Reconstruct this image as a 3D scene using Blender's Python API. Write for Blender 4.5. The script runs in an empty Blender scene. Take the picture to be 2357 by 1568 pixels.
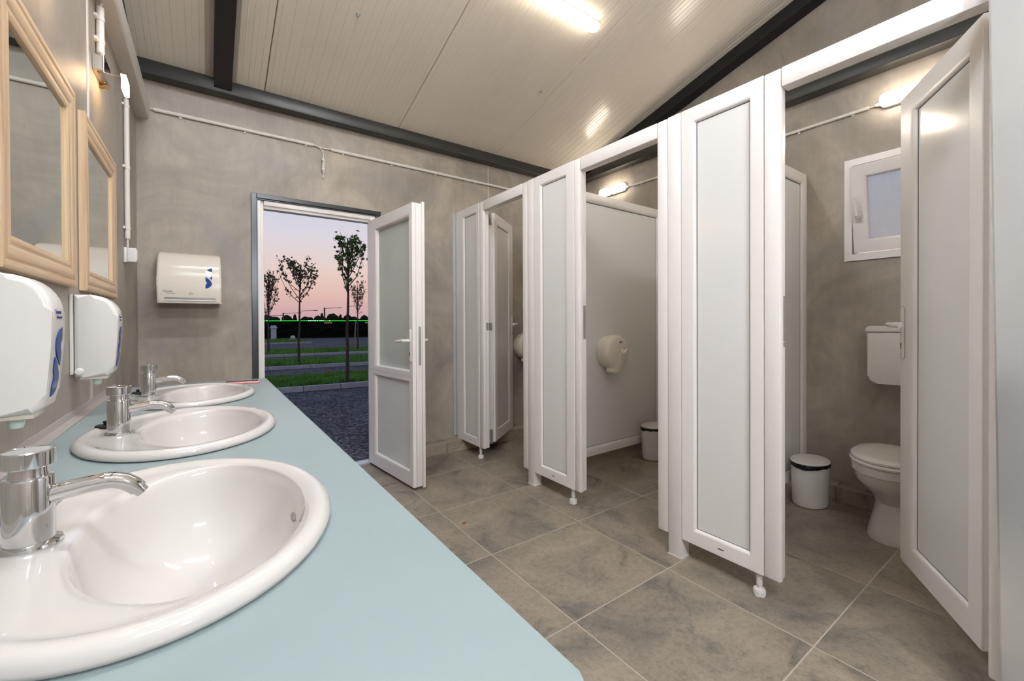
import bpy, bmesh, math, random
from mathutils import Vector, Matrix

S = bpy.context.scene
COL = S.collection
PI = math.pi


def srgb(r, g, b):
    f = lambda c: c / 12.92 if c <= 0.04045 else ((c + 0.055) / 1.055) ** 2.4
    return (f(r / 255), f(g / 255), f(b / 255), 1)


# ------------------------------------------------------------------ camera
cd = bpy.data.cameras.new('camera')
cam = bpy.data.objects.new('camera', cd)
COL.objects.link(cam)
S.camera = cam
YAW, PITCH, ROLL = 0.6323, -0.0067, -0.0041
fwd = Vector((math.sin(YAW) * math.cos(PITCH), math.cos(YAW) * math.cos(PITCH), math.sin(PITCH)))
rt = Vector((math.cos(YAW), -math.sin(YAW), 0))
up = rt.cross(fwd)
r2 = math.cos(ROLL) * rt + math.sin(ROLL) * up
u2 = -math.sin(ROLL) * rt + math.cos(ROLL) * up
mw = Matrix((r2, u2, -fwd)).transposed().to_4x4()
mw.translation = Vector((-1.7428, -3.6011, 1.1646))
cam.matrix_world = mw
cd.sensor_fit = 'HORIZONTAL'
cd.sensor_width = 36
cd.lens = 977.9244 / 2357 * 36
cd.shift_x = (2357 / 2 - 1194.8863) / 2357
cd.shift_y = (749.5453 - 1568 / 2) / 2357
cd.clip_start = 0.02
cd.clip_end = 400
cd.dof.use_dof = False
cd.dof.focus_distance = 2.9
cd.dof.aperture_fstop = 4.5

# ------------------------------------------------------------------ world: dusk sky
w = bpy.data.worlds.new('dusk_sky')
S.world = w
w.use_nodes = True
nt = w.node_tree
nt.nodes.clear()
out = nt.nodes.new('ShaderNodeOutputWorld')
bg = nt.nodes.new('ShaderNodeBackground')
tc = nt.nodes.new('ShaderNodeTexCoord')
sx = nt.nodes.new('ShaderNodeSeparateXYZ')
rp = nt.nodes.new('ShaderNodeValToRGB')
nt.links.new(tc.outputs['Generated'], sx.inputs[0])
nt.links.new(sx.outputs['Z'], rp.inputs[0])
nt.links.new(rp.outputs[0], bg.inputs[0])
nt.links.new(bg.outputs[0], out.inputs[0])
bg.inputs[1].default_value = 0.85
cr = rp.color_ramp
stops = [(0.0, (196, 160, 170)), (0.03, (212, 172, 174)), (0.065, (226, 188, 178)), (0.115, (230, 206, 199)),
         (0.175, (222, 213, 220)), (0.25, (204, 209, 228)), (0.45, (172, 184, 214)), (1.0, (128, 146, 188))]
cr.elements[0].position, cr.elements[0].color = stops[0][0], srgb(*stops[0][1])
cr.elements[1].position, cr.elements[1].color = stops[-1][0], srgb(*stops[-1][1])
for p, c in stops[1:-1]:
    e = cr.elements.new(p)
    e.color = srgb(*c)

# ------------------------------------------------------------------ exposure, look
S.view_settings.view_transform = 'Standard'
S.view_settings.look = 'None'
S.view_settings.exposure = 0.25
S.view_settings.gamma = 1.0
S.view_settings.use_curve_mapping = False
S.cycles.max_bounces = 10
S.cycles.diffuse_bounces = 6
S.cycles.glossy_bounces = 5
S.cycles.transmission_bounces = 6
S.cycles.use_denoising = True
S.cycles.sample_clamp_indirect = 6.0

TUBE_E = 13.0        # ceiling batten
FILL_TUBE_E = 100.0       # unseen battens of the same kind, added as fill light
BULK_E = 22.0
FLASH_E = 290.0        # globe added behind the camera in place of a flash        # oval lamps in the cubicles
SCONCE_E = 26.0     # small halogen glasses over the mirrors
LED_E = 2.5


# ================================================================== materials
def mat(name, color, rough=0.5, metal=0.0, spec=0.5, emit=None, strength=0.0, bump=0.0, bscale=60.0, vary=0.0,
        vscale=6.0, coat=0.0, trans=0.0, ior=1.45):
    m = bpy.data.materials.new(name)
    m.use_nodes = True
    n = m.node_tree
    b = n.nodes['Principled BSDF']
    c = color if len(color) == 4 else srgb(*color)
    b.inputs['Base Color'].default_value = c
    b.inputs['Roughness'].default_value = rough
    b.inputs['Metallic'].default_value = metal
    b.inputs['Specular IOR Level'].default_value = spec
    b.inputs['IOR'].default_value = ior
    b.inputs['Coat Weight'].default_value = coat
    b.inputs['Transmission Weight'].default_value = trans
    if emit:
        b.inputs['Emission Color'].default_value = srgb(*emit)
        b.inputs['Emission Strength'].default_value = strength
    t = None
    if vary or bump:
        t = n.nodes.new('ShaderNodeTexCoord')
    if vary:
        nz = n.nodes.new('ShaderNodeTexNoise')
        nz.inputs['Scale'].default_value = vscale
        nz.inputs['Detail'].default_value = 6
        n.links.new(t.outputs['Object'], nz.inputs['Vector'])
        mr = n.nodes.new('ShaderNodeMapRange')
        mr.inputs['From Min'].default_value = 0.3
        mr.inputs['From Max'].default_value = 0.7
        mr.inputs['To Min'].default_value = 1 - vary
        mr.inputs['To Max'].default_value = 1 + vary
        n.links.new(nz.outputs['Fac'], mr.inputs['Value'])
        mx = n.nodes.new('ShaderNodeMix')
        mx.data_type = 'RGBA'
        mx.blend_type = 'MULTIPLY'
        mx.inputs[0].default_value = 1
        mx.inputs[6].default_value = c
        n.links.new(mr.outputs[0], mx.inputs[7])
        n.links.new(mx.outputs[2], b.inputs['Base Color'])
    if bump:
        nb = n.nodes.new('ShaderNodeTexNoise')
        nb.inputs['Scale'].default_value = bscale
        nb.inputs['Detail'].default_value = 4
        n.links.new(t.outputs['Object'], nb.inputs['Vector'])
        bp = n.nodes.new('ShaderNodeBump')
        bp.inputs['Strength'].default_value = bump
        bp.inputs['Distance'].default_value = 0.002
        n.links.new(nb.outputs['Fac'], bp.inputs['Height'])
        n.links.new(bp.outputs[0], b.inputs['Normal'])
    return m


def ramp(n, stops):
    r = n.nodes.new('ShaderNodeValToRGB')
    r.color_ramp.elements[0].position = stops[0][0]
    r.color_ramp.elements[0].color = srgb(*stops[0][1])
    r.color_ramp.elements[1].position = stops[-1][0]
    r.color_ramp.elements[1].color = srgb(*stops[-1][1])
    for p, c in stops[1:-1]:
        e = r.color_ramp.elements.new(p)
        e.color = srgb(*c)
    return r


def noise(n, vec, scale, detail=6, rough=0.6, dist=0.0):
    z = n.nodes.new('ShaderNodeTexNoise')
    z.inputs['Scale'].default_value = scale
    z.inputs['Detail'].default_value = detail
    z.inputs['Roughness'].default_value = rough
    z.inputs['Distortion'].default_value = dist
    n.links.new(vec, z.inputs['Vector'])
    return z


def mapping(n, vec, scale=(1, 1, 1), rot=(0, 0, 0)):
    mp = n.nodes.new('ShaderNodeMapping')
    mp.inputs['Scale'].default_value = scale
    mp.inputs['Rotation'].default_value = rot
    n.links.new(vec, mp.inputs['Vector'])
    return mp.outputs[0]


def mixc(n, fac, a, b, mode='MIX', amount=None):
    mx = n.nodes.new('ShaderNodeMix')
    mx.data_type = 'RGBA'
    mx.blend_type = mode
    if amount is not None:
        mx.inputs[0].default_value = amount
    else:
        n.links.new(fac, mx.inputs[0])
    for sock, v in ((mx.inputs[6], a), (mx.inputs[7], b)):
        if isinstance(v, tuple):
            sock.default_value = v
        else:
            n.links.new(v, sock)
    return mx.outputs[2]


def concrete():
    m = mat('concrete_wallboard', (160, 154, 148), 0.42, spec=0.35)
    n = m.node_tree
    b = n.nodes['Principled BSDF']
    t = n.nodes.new('ShaderNodeTexCoord').outputs['Object']
    big = noise(n, t, 1.7, 8, 0.62, 0.8)
    r1 = ramp(n, [(0.3, (140, 133, 125)), (0.5, (165, 156, 145)), (0.7, (190, 180, 166))])
    n.links.new(big.outputs['Fac'], r1.inputs[0])
    streak = noise(n, mapping(n, t, (22, 22, 4)), 1.0, 6, 0.7)
    r2 = ramp(n, [(0.3, (236, 236, 236)), (0.7, (255, 255, 255))])
    n.links.new(streak.outputs['Fac'], r2.inputs[0])
    c = mixc(n, None, r1.outputs[0], r2.outputs[0], 'MULTIPLY', 0.75)
    # pale worn flecks
    fl = noise(n, t, 5.0, 10, 0.75, 1.6)
    rf = n.nodes.new('ShaderNodeMapRange')
    rf.inputs['From Min'].default_value = 0.6
    rf.inputs['From Max'].default_value = 0.8
    rf.inputs['To Max'].default_value = 0.55
    n.links.new(fl.outputs['Fac'], rf.inputs['Value'])
    c = mixc(n, rf.outputs[0], c, srgb(206, 202, 200))
    cold = noise(n, t, 2.6, 5, 0.6, 0.4)
    rc = n.nodes.new('ShaderNodeMapRange')
    rc.inputs['From Min'].default_value = 0.5
    rc.inputs['From Max'].default_value = 0.8
    rc.inputs['To Max'].default_value = 0.6
    n.links.new(cold.outputs['Fac'], rc.inputs['Value'])
    c = mixc(n, rc.outputs[0], c, srgb(146, 145, 149))
    n.links.new(c, b.inputs['Base Color'])
    bp = n.nodes.new('ShaderNodeBump')
    bp.inputs['Strength'].default_value = 0.12
    bp.inputs['Distance'].default_value = 0.002
    fine = noise(n, t, 45, 8, 0.75)
    n.links.new(fine.outputs['Fac'], bp.inputs['Height'])
    n.links.new(bp.outputs[0], b.inputs['Normal'])
    return m


def stone_tile(name, light=1.0):
    m = mat(name, (120, 112, 104), 0.38, spec=0.4)
    n = m.node_tree
    b = n.nodes['Principled BSDF']
    t = n.nodes.new('ShaderNodeTexCoord').outputs['Object']
    oi = n.nodes.new('ShaderNodeObjectInfo')
    ml = n.nodes.new('ShaderNodeVectorMath')
    ml.operation = 'SCALE'
    ml.inputs[0].default_value = (31.0, 17.0, 23.0)
    n.links.new(oi.outputs['Random'], ml.inputs['Scale'])
    ad = n.nodes.new('ShaderNodeVectorMath')
    n.links.new(t, ad.inputs[0])
    n.links.new(ml.outputs[0], ad.inputs[1])
    v = ad.outputs[0]
    big = noise(n, v, 2.4, 9, 0.62, 1.0)
    f = lambda *c: tuple(min(255, int(x * light)) for x in c)
    r1 = ramp(n, [(0.30, f(106, 101, 96)), (0.45, f(140, 131, 119)), (0.58, f(154, 143, 128)), (0.75, f(168, 157, 142))])
    n.links.new(big.outputs['Fac'], r1.inputs[0])
    dark = noise(n, v, 1.3, 8, 0.7, 2.2)
    rd = n.nodes.new('ShaderNodeMapRange')
    rd.inputs['From Min'].default_value = 0.56
    rd.inputs['From Max'].default_value = 0.70
    rd.inputs['To Max'].default_value = 0.9
    n.links.new(dark.outputs['Fac'], rd.inputs['Value'])
    c = mixc(n, rd.outputs[0], r1.outputs[0], srgb(*f(78, 76, 75)))
    fine = noise(n, v, 46, 9, 0.82, 0.5)
    rfi = ramp(n, [(0.3, (172, 172, 175)), (0.52, (244, 244, 244)), (0.8, (255, 250, 244))])
    n.links.new(fine.outputs['Fac'], rfi.inputs[0])
    c = mixc(n, None, c, rfi.outputs[0], 'MULTIPLY', 0.85)
    vein = noise(n, v, 9, 10, 0.8, 1.2)
    rv = n.nodes.new('ShaderNodeMapRange')
    rv.inputs['From Min'].default_value = 0.64
    rv.inputs['From Max'].default_value = 0.74
    rv.inputs['To Max'].default_value = 0.45
    n.links.new(vein.outputs['Fac'], rv.inputs['Value'])
    c = mixc(n, rv.outputs[0], c, srgb(*f(158, 140, 120)))
    n.links.new(c, b.inputs['Base Color'])
    bp = n.nodes.new('ShaderNodeBump')
    bp.inputs['Strength'].default_value = 0.15
    bp.inputs['Distance'].default_value = 0.002
    n.links.new(fine.outputs['Fac'], bp.inputs['Height'])
    n.links.new(bp.outputs[0], b.inputs['Normal'])
    return m


def wood(name, axis):
    m = mat(name, (214, 180, 136), 0.42, spec=0.4)
    n = m.node_tree
    b = n.nodes['Principled BSDF']
    t = n.nodes.new('ShaderNodeTexCoord').outputs['Object']
    sc = [70, 70, 70]
    sc[axis] = 2.2
    g = noise(n, mapping(n, t, tuple(sc)), 1.0, 5, 0.6, 0.6)
    r = ramp(n, [(0.3, (190, 158, 124)), (0.5, (212, 184, 150)), (0.72, (224, 200, 170))])
    n.links.new(g.outputs['Fac'], r.inputs[0])
    n.links.new(r.outputs[0], b.inputs['Base Color'])
    return m


def obscure_glass(name, tint, scale, strength, rough=0.12, ior=1.4):
    m = mat(name, tint, rough, trans=1.0, ior=ior)
    n = m.node_tree
    b = n.nodes['Principled BSDF']
    t = n.nodes.new('ShaderNodeTexCoord').outputs['Object']
    z = noise(n, mapping(n, t, (1, 1, 0.6)), scale, 2, 0.5, 1.5)
    bp = n.nodes.new('ShaderNodeBump')
    bp.inputs['Strength'].default_value = strength
    bp.inputs['Distance'].default_value = 0.004
    n.links.new(z.outputs['Fac'], bp.inputs['Height'])
    n.links.new(bp.outputs[0], b.inputs['Normal'])
    return m


def frosted(name, color, clear, scale, strength, tint=(206, 218, 208)):
    m = mat(name, color, 0.22, spec=0.5)
    n = m.node_tree
    b = n.nodes['Principled BSDF']
    o = n.nodes['Material Output']
    t = n.nodes.new('ShaderNodeTexCoord').outputs['Object']
    z = noise(n, mapping(n, t, (1, 1, 0.45)), scale, 3, 0.6, 1.6)
    bp = n.nodes.new('ShaderNodeBump')
    bp.inputs['Strength'].default_value = strength
    bp.inputs['Distance'].default_value = 0.35 / scale
    n.links.new(z.outputs['Fac'], bp.inputs['Height'])
    n.links.new(bp.outputs[0], b.inputs['Normal'])
    tr = n.nodes.new('ShaderNodeBsdfTransparent')
    tr.inputs[0].default_value = srgb(*tint)
    mx = n.nodes.new('ShaderNodeMixShader')
    mx.inputs[0].default_value = clear
    n.links.new(b.outputs[0], mx.inputs[1])
    n.links.new(tr.outputs[0], mx.inputs[2])
    n.links.new(mx.outputs[0], o.inputs[0])
    return m


def gravel_mat():
    m = mat('gravel', (72, 76, 88), 0.9, spec=0.2)
    n = m.node_tree
    b = n.nodes['Principled BSDF']
    t = n.nodes.new('ShaderNodeTexCoord').outputs['Object']
    vo = n.nodes.new('ShaderNodeTexVoronoi')
    vo.inputs['Scale'].default_value = 38
    n.links.new(t, vo.inputs['Vector'])
    sp = n.nodes.new('ShaderNodeSeparateColor')
    n.links.new(vo.outputs['Color'], sp.inputs[0])
    r = ramp(n, [(0.0, (48, 49, 54)), (0.5, (82, 83, 89)), (1.0, (132, 133, 139))])
    n.links.new(sp.outputs[0], r.inputs[0])
    pz = noise(n, t, 0.9, 4)
    rr = ramp(n, [(0.3, (196, 196, 196)), (0.7, (255, 255, 255))])
    n.links.new(pz.outputs['Fac'], rr.inputs[0])
    n.links.new(mixc(n, None, r.outputs[0], rr.outputs[0], 'MULTIPLY', 1.0), b.inputs['Base Color'])
    bp = n.nodes.new('ShaderNodeBump')
    bp.inputs['Strength'].default_value = 0.9
    bp.inputs['Distance'].default_value = 0.02
    bp.invert = True
    n.links.new(vo.outputs['Distance'], bp.inputs['Height'])
    n.links.new(bp.outputs[0], b.inputs['Normal'])
    return m


M = {}
M['concrete'] = concrete()
M['tile'] = stone_tile('stone_floor_tile', 1.0)
M['kerb_tile'] = stone_tile('stone_kerb_tile', 1.16)
M['grout'] = mat('grout', (174, 166, 154), 0.8, bump=0.2)
M['pvc'] = mat('white_pvc', (238, 234, 231), 0.28, spec=0.5)
M['infill'] = mat('grey_white_laminate', (228, 227, 225), 0.16, spec=0.5)
M['edge_grey'] = mat('grey_gasket', (150, 155, 160), 0.5)
M['gasket'] = mat('dark_gasket', (70, 76, 82), 0.6)
M['alu'] = mat('aluminium_profile', (205, 210, 214), 0.35, metal=0.6)
M['ceil'] = mat('cream_sheet_steel', (228, 220, 208), 0.2, spec=0.5)
M['ceil_grey'] = mat('grey_flashing', (176, 168, 158), 0.4)
M['beige'] = mat('beige_casing', (196, 189, 180), 0.4)
M['steel'] = mat('anthracite_steel', (58, 57, 54), 0.38, metal=0.25, vary=0.12, vscale=9)
M['black_steel'] = mat('black_steel', (30, 29, 27), 0.55, vary=0.15)
M['anthracite'] = mat('anthracite_aluminium', (74, 76, 78), 0.28, metal=0.7)
M['chrome'] = mat('chrome', (225, 227, 230), 0.06, metal=1.0)
M['satin'] = mat('satin_nickel', (190, 186, 180), 0.28, metal=1.0)
M['zinc'] = mat('zinc_hardware', (176, 178, 174), 0.38, metal=0.55)
M['brass'] = mat('brass', (150, 112, 62), 0.4, metal=0.9)
M['ceramic'] = mat('white_ceramic', (206, 202, 198), 0.06, spec=0.6, coat=0.5)
M['counter'] = mat('pale_blue_laminate', (141, 156, 158), 0.36, spec=0.4, bump=0.06, bscale=300, vary=0.03, vscale=3)
M['counter_edge'] = mat('dark_laminate_edge', (62, 66, 84), 0.4)
M['trimgrey'] = mat('grey_sealing_strip', (168, 160, 155), 0.35)
M['plastic'] = mat('white_plastic', (226, 224, 220), 0.22, spec=0.5)
M['plastic_warm'] = mat('ivory_plastic', (228, 220, 208), 0.2, spec=0.5)
M['plastic_grey'] = mat('grey_plastic', (150, 148, 144), 0.4)
M['conduit'] = mat('white_conduit', (222, 217, 210), 0.4)
M['blue'] = mat('blue_clear_plastic', (8, 62, 138), 0.08, spec=0.6)
M['blue_ink'] = mat('dark_blue_print', (34, 54, 110), 0.5)
M['rubber'] = mat('black_rubber', (18, 18, 18), 0.45)
M['bag'] = mat('black_bin_bag', (22, 19, 18), 0.25, bump=0.9, bscale=60)
M['pink'] = mat('pink_silicone', (238, 160, 166), 0.45)
M['screen'] = mat('phone_screen', (16, 15, 16), 0.05)
M['mirror'] = mat('mirror_silver', (228, 232, 228), 0.005, metal=1.0)
M['wood_h'] = wood('pine_along_y', 1)
M['wood_v'] = wood('pine_along_z', 2)
M['glass_door'] = frosted('textured_door_glass', (226, 233, 226), 0.32, 85, 0.6)
M['glass_window'] = frosted('hammered_window_glass', (216, 219, 223), 0.55, 26, 1.0, (236, 238, 242))
M['board'] = mat('satin_sheet_metal', (232, 235, 239), 0.2, metal=0.75)
M['tube'] = mat('lit_diffuser', (255, 255, 255), 0.4, emit=(255, 243, 224), strength=TUBE_E)
M['flash_globe'] = mat('lit_globe', (255, 255, 255), 0.4, emit=(246, 249, 255), strength=FLASH_E)
M['tube_fill'] = mat('lit_fill_diffuser', (255, 255, 255), 0.4, emit=(244, 248, 255), strength=FILL_TUBE_E)
M['bulk'] = mat('lit_oval_diffuser', (255, 255, 255), 0.4, emit=(255, 240, 218), strength=BULK_E)
M['halogen'] = mat('lit_halogen_glass', (255, 255, 255), 0.3, emit=(255, 212, 162), strength=SCONCE_E)
M['led'] = mat('green_led_string', (10, 220, 40), 0.4, emit=(30, 235, 50), strength=LED_E)
M['led_hot'] = mat('green_led_dot', (120, 255, 140), 0.4, emit=(150, 255, 160), strength=3.0)
M['gravel'] = gravel_mat()
M['kerbstone'] = mat('kerb_concrete', (150, 152, 158), 0.85, bump=0.5, bscale=90, vary=0.1)
M['soil'] = mat('turf_soil', (46, 58, 34), 0.95, vary=0.3)
M['grass'] = mat('grass_blade', (84, 128, 44), 0.7, vary=0.35, vscale=2)
M['hedge'] = mat('dark_hedge_leaf', (14, 20, 14), 0.95, vary=0.4, spec=0.05)
M['far_leaf'] = mat('far_foliage', (34, 42, 28), 0.95, vary=0.3, spec=0.05)
M['bark'] = mat('bark', (62, 54, 52), 0.9, vary=0.2)
M['leaf'] = mat('maple_leaf', (72, 96, 44), 0.7, vary=0.3, vscale=3, spec=0.2)
M['leaf_dull'] = mat('dull_leaf', (84, 84, 62), 0.8, vary=0.3, vscale=3, spec=0.2)
M['pole'] = mat('dark_pole', (60, 56, 60), 0.8)
M['cab'] = mat('grey_cabinet', (168, 174, 182), 0.5)
M['sign'] = mat('tan_board', (190, 140, 90), 0.7)
M['poppy'] = mat('poppy', (214, 28, 26), 0.6)
M['wood_stake'] = mat('stake_wood', (120, 110, 104), 0.85)


# ================================================================== mesh helpers
def bx(B, x0, x1, y0, y1, z0, z1, bev=0.0, seg=2, mtx=None):
    g = bmesh.ops.create_cube(B, size=1.0)
    vs = g['verts']
    for v in vs:
        v.co = Vector(((x0 + x1) / 2 + v.co.x * (x1 - x0), (y0 + y1) / 2 + v.co.y * (y1 - y0),
                       (z0 + z1) / 2 + v.co.z * (z1 - z0)))
    if bev:
        es = list({e for v in vs for e in v.link_edges})
        r = bmesh.ops.bevel(B, geom=es, offset=bev, segments=seg, affect='EDGES', profile=0.5)
        vs = list({v for f in r['faces'] for v in f.verts} | {v for v in vs if v.is_valid})
    if mtx:
        for v in vs:
            v.co = mtx @ v.co
    return vs


def prism(B, pts, axis, a, b, bev=0.0, seg=3):
    """extrude the polygon pts (two coords) along axis from a to b"""
    def P(p, t):
        return Vector((t, p[0], p[1])) if axis == 'x' else (Vector((p[0], t, p[1])) if axis == 'y' else Vector((p[0], p[1], t)))
    lo = [B.verts.new(P(p, a)) for p in pts]
    hi = [B.verts.new(P(p, b)) for p in pts]
    fs = [B.faces.new(lo[::-1]), B.faces.new(hi)]
    n = len(pts)
    for i in range(n):
        fs.append(B.faces.new((lo[i], lo[(i + 1) % n], hi[(i + 1) % n], hi[i])))
    if bev:
        es = list({e for f in fs[:2] for e in f.edges})
        bmesh.ops.bevel(B, geom=es, offset=bev, segments=seg, affect='EDGES', profile=0.5)


def tube(B, pts, r, n=10, cap=True):
    pts = [Vector(p) for p in pts]
    rs = r if isinstance(r, (list, tuple)) else [r] * len(pts)
    rings = []
    ref = None
    for i, p in enumerate(pts):
        d = (pts[min(i + 1, len(pts) - 1)] - pts[max(i - 1, 0)]).normalized()
        if ref is None:
            ref = Vector((0, 0, 1)) if abs(d.z) < 0.9 else Vector((1, 0, 0))
        a = d.cross(ref).normalized()
        b = a.cross(d).normalized()
        ref = b
        rings.append([B.verts.new(p + rs[i] * (math.cos(2 * PI * k / n) * a + math.sin(2 * PI * k / n) * b)) for k in range(n)])
    for i in range(len(rings) - 1):
        for k in range(n):
            B.faces.new((rings[i][k], rings[i][(k + 1) % n], rings[i + 1][(k + 1) % n], rings[i + 1][k]))
    if cap:
        B.faces.new(rings[0][::-1])
        B.faces.new(rings[-1])


def loft(B, rings, cap0=True, cap1=True, closed=True):
    vr = [[B.verts.new(p) for p in ring] for ring in rings]
    n = len(vr[0])
    for i in range(len(vr) - 1):
        for k in range(n if closed else n - 1):
            B.faces.new((vr[i][k], vr[i][(k + 1) % n], vr[i + 1][(k + 1) % n], vr[i + 1][k]))
    if cap0:
        B.faces.new(vr[0][::-1])
    if cap1:
        B.faces.new(vr[-1])
    return vr


def lathe(B, prof, c, n=32, axis='z', sx=1.0, sy=1.0):
    """prof: (radius, height)"""
    rings = []
    for r, h in prof:
        ring = []
        for k in range(n):
            a = 2 * PI * k / n
            u, v = r * math.cos(a) * sx, r * math.sin(a) * sy
            ring.append(Vector((c[0] + u, c[1] + v, c[2] + h)) if axis == 'z' else
                        (Vector((c[0] + u, c[1] - h, c[2] + v)) if axis == 'y' else Vector((c[0] + h, c[1] + u, c[2] + v))))
        rings.append(ring)
    loft(B, rings, prof[0][0] > 1e-5, prof[-1][0] > 1e-5)


def mesh_of(B, name, sharp=0.55, smooth=True):
    bmesh.ops.recalc_face_normals(B, faces=B.faces[:])
    if smooth:
        for f in B.faces:
            f.smooth = True
        for e in B.edges:
            if len(e.link_faces) != 2 or e.calc_face_angle(0) > sharp:
                e.smooth = False
    me = bpy.data.meshes.new(name)
    B.to_mesh(me)
    B.free()
    return me


def worldloc(o):
    v = Vector((0, 0, 0))
    while o:
        v += o.location
        o = o.parent
    return v


def part(name, B, m, parent=None, sharp=0.55, smooth=True, label=None, kind=None):
    """B holds world coordinates; the part's own origin stays at its thing's base"""
    if parent is not None:
        d = worldloc(parent)
        for v in B.verts:
            v.co -= d
    o = bpy.data.objects.new(name, mesh_of(B, name, sharp, smooth))
    o.data.materials.append(M[m] if isinstance(m, str) else m)
    COL.objects.link(o)
    o.parent = parent
    if label:
        o['label'] = label
    if kind:
        o['kind'] = kind
    return o


def tag(o, label, cat, group=None, kind=None):
    o['label'] = label
    o['category'] = cat
    if group:
        o['group'] = group
    if kind:
        o['kind'] = kind
    return o


def thing(name, label, cat, loc, group=None):
    o = bpy.data.objects.new(name, None)
    COL.objects.link(o)
    o.location = loc
    o.empty_display_size = 0.05
    return tag(o, label, cat, group)


def struct(name, B=None, m=None, loc=(0, 0, 0), parent=None):
    if B is None:
        o = bpy.data.objects.new(name, None)
        COL.objects.link(o)
        o.location = loc
    else:
        o = part(name, B, m, parent)
    if parent is None:
        o['kind'] = 'structure'
    return o


def dup(root, loc, label):
    """copy of a thing, its parts and sub-parts, sharing mesh data"""
    r = root.copy()
    COL.objects.link(r)
    r.location = loc
    r['label'] = label
    for ch in list(root.children):
        c = ch.copy()
        COL.objects.link(c)
        c.parent = r
        for g in list(ch.children):
            d = g.copy()
            COL.objects.link(d)
            d.parent = c
    return r


def NB():
    return bmesh.new()


def boxpart(name, m, parent, *a, bev=0.0, **k):
    B = NB()
    bx(B, *a, bev=bev)
    return part(name, B, m, parent, **k)


# local panel frame: s along the panel, z up, d towards the viewer side
class Frame:
    def __init__(self, o, s, n):
        self.o, self.s, self.n = Vector(o), Vector(s).normalized(), Vector(n).normalized()

    def __call__(self, s, z, d):
        return self.o + self.s * s + self.n * d + Vector((0, 0, z))


def fbox(B, F, s0, s1, z0, z1, d0, d1, bev=0.0):
    vs = bx(B, s0, s1, d0, d1, z0, z1, bev)
    for v in vs:
        v.co = F(v.co.x, v.co.z, v.co.y)


def framing(F, outer, inner, prof, names, m, parent, labels=None):
    """four mitred members between two rectangles (s0,s1,z0,z1); prof = (t, d)"""
    oc = [(outer[0], outer[2]), (outer[1], outer[2]), (outer[1], outer[3]), (outer[0], outer[3])]
    ic = [(inner[0], inner[2]), (inner[1], inner[2]), (inner[1], inner[3]), (inner[0], inner[3])]
    res = []
    for k in range(4):
        B = NB()
        ends = []
        for c in (k, (k + 1) % 4):
            ring = []
            for t, d in prof:
                s = oc[c][0] + (ic[c][0] - oc[c][0]) * t
                z = oc[c][1] + (ic[c][1] - oc[c][1]) * t
                ring.append(B.verts.new(F(s, z, d)))
            ends.append(ring)
        n = len(prof)
        for i in range(n):
            B.faces.new((ends[0][i], ends[0][(i + 1) % n], ends[1][(i + 1) % n], ends[1][i]))
        B.faces.new(ends[0][::-1])
        B.faces.new(ends[1])
        mm = m[k % 2] if isinstance(m, (list, tuple)) else m
        res.append(part(names[k % 2], B, mm, parent, sharp=0.6))
    return res


def pvc_prof(T, b=0.2, rec=0.016):
    """PVC section: flat face, rounded glazing bead falling to the pane, both sides"""
    h = T / 2
    p = [(0.0, -h), (0.0, h - 0.003), (0.03, h)]
    for k in range(6):
        a = k / 5 * PI / 2
        p.append((1 - b + b * math.sin(a), h - rec + rec * math.cos(a)))
    q = [(t, -d) for t, d in p[::-1][:-2]]
    return p + q + [(0.03, -h)]


# ================================================================== room
XL, XR, YB, YN = -2.095, 1.63, -0.06, -6.34
SL = 0.27
YRIDGE = -3.2


def roof(y):
    yy = y if y > YRIDGE else 2 * YRIDGE - y
    return 2.79 + SL * (-0.16 - yy)


# floor: grout bed with one object per tile
fl = struct('floor')
B = NB()
bx(B, XL, XR, YN, 0.0, -0.06, -0.0009)
part('grout_bed', B, 'grout', fl)
tile_me = {}
for i in range(-4, 3):
    for j in range(0, 11):
        x0, x1 = max(i * 0.6, XL + 0.1), min(i * 0.6 + 0.6, XR - 0.1)
        y1, y0 = min(-j * 0.6, -0.165), max(-j * 0.6 - 0.6, YN + 0.1)
        if x1 - x0 < 0.03 or y1 - y0 < 0.03:
            continue
        wx, wy = round(x1 - x0 - 0.0045, 4), round(y1 - y0 - 0.0045, 4)
        if (wx, wy) not in tile_me:
            B = NB()
            bx(B, -wx / 2, wx / 2, -wy / 2, wy / 2, -0.0034, 0.0, 0.0012, 1)
            tile_me[(wx, wy)] = mesh_of(B, 'tile')
            tile_me[(wx, wy)].materials.append(M['tile'])
        o = bpy.data.objects.new('tile', tile_me[(wx, wy)])
        COL.objects.link(o)
        o.parent = fl
        o.location = ((x0 + x1) / 2, (y0 + y1) / 2, 0)
B = NB()
bx(B, -1.444, -0.64, -0.163, -0.012, -0.0034, 0.0, 0.001, 1)
part('tile', B, 'tile', fl)

DX0, DX1, DZ = -1.462, -0.612, 2.062      # doorway in the back wall
B = NB()
bx(B, XL, DX0, YB, YB + 0.1, -0.06, 3.0)
bx(B, DX1, XR, YB, YB + 0.1, -0.06, 3.0)
bx(B, DX0, DX1, YB, YB + 0.1, DZ, 3.0)
wall_back = struct('wall_back', B, 'concrete')
B = NB()
bx(B, 0.478, 0.484, YB - 0.002, YB, 0.1, 2.70)
part('joint_strip', B, 'conduit', wall_back)

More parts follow.
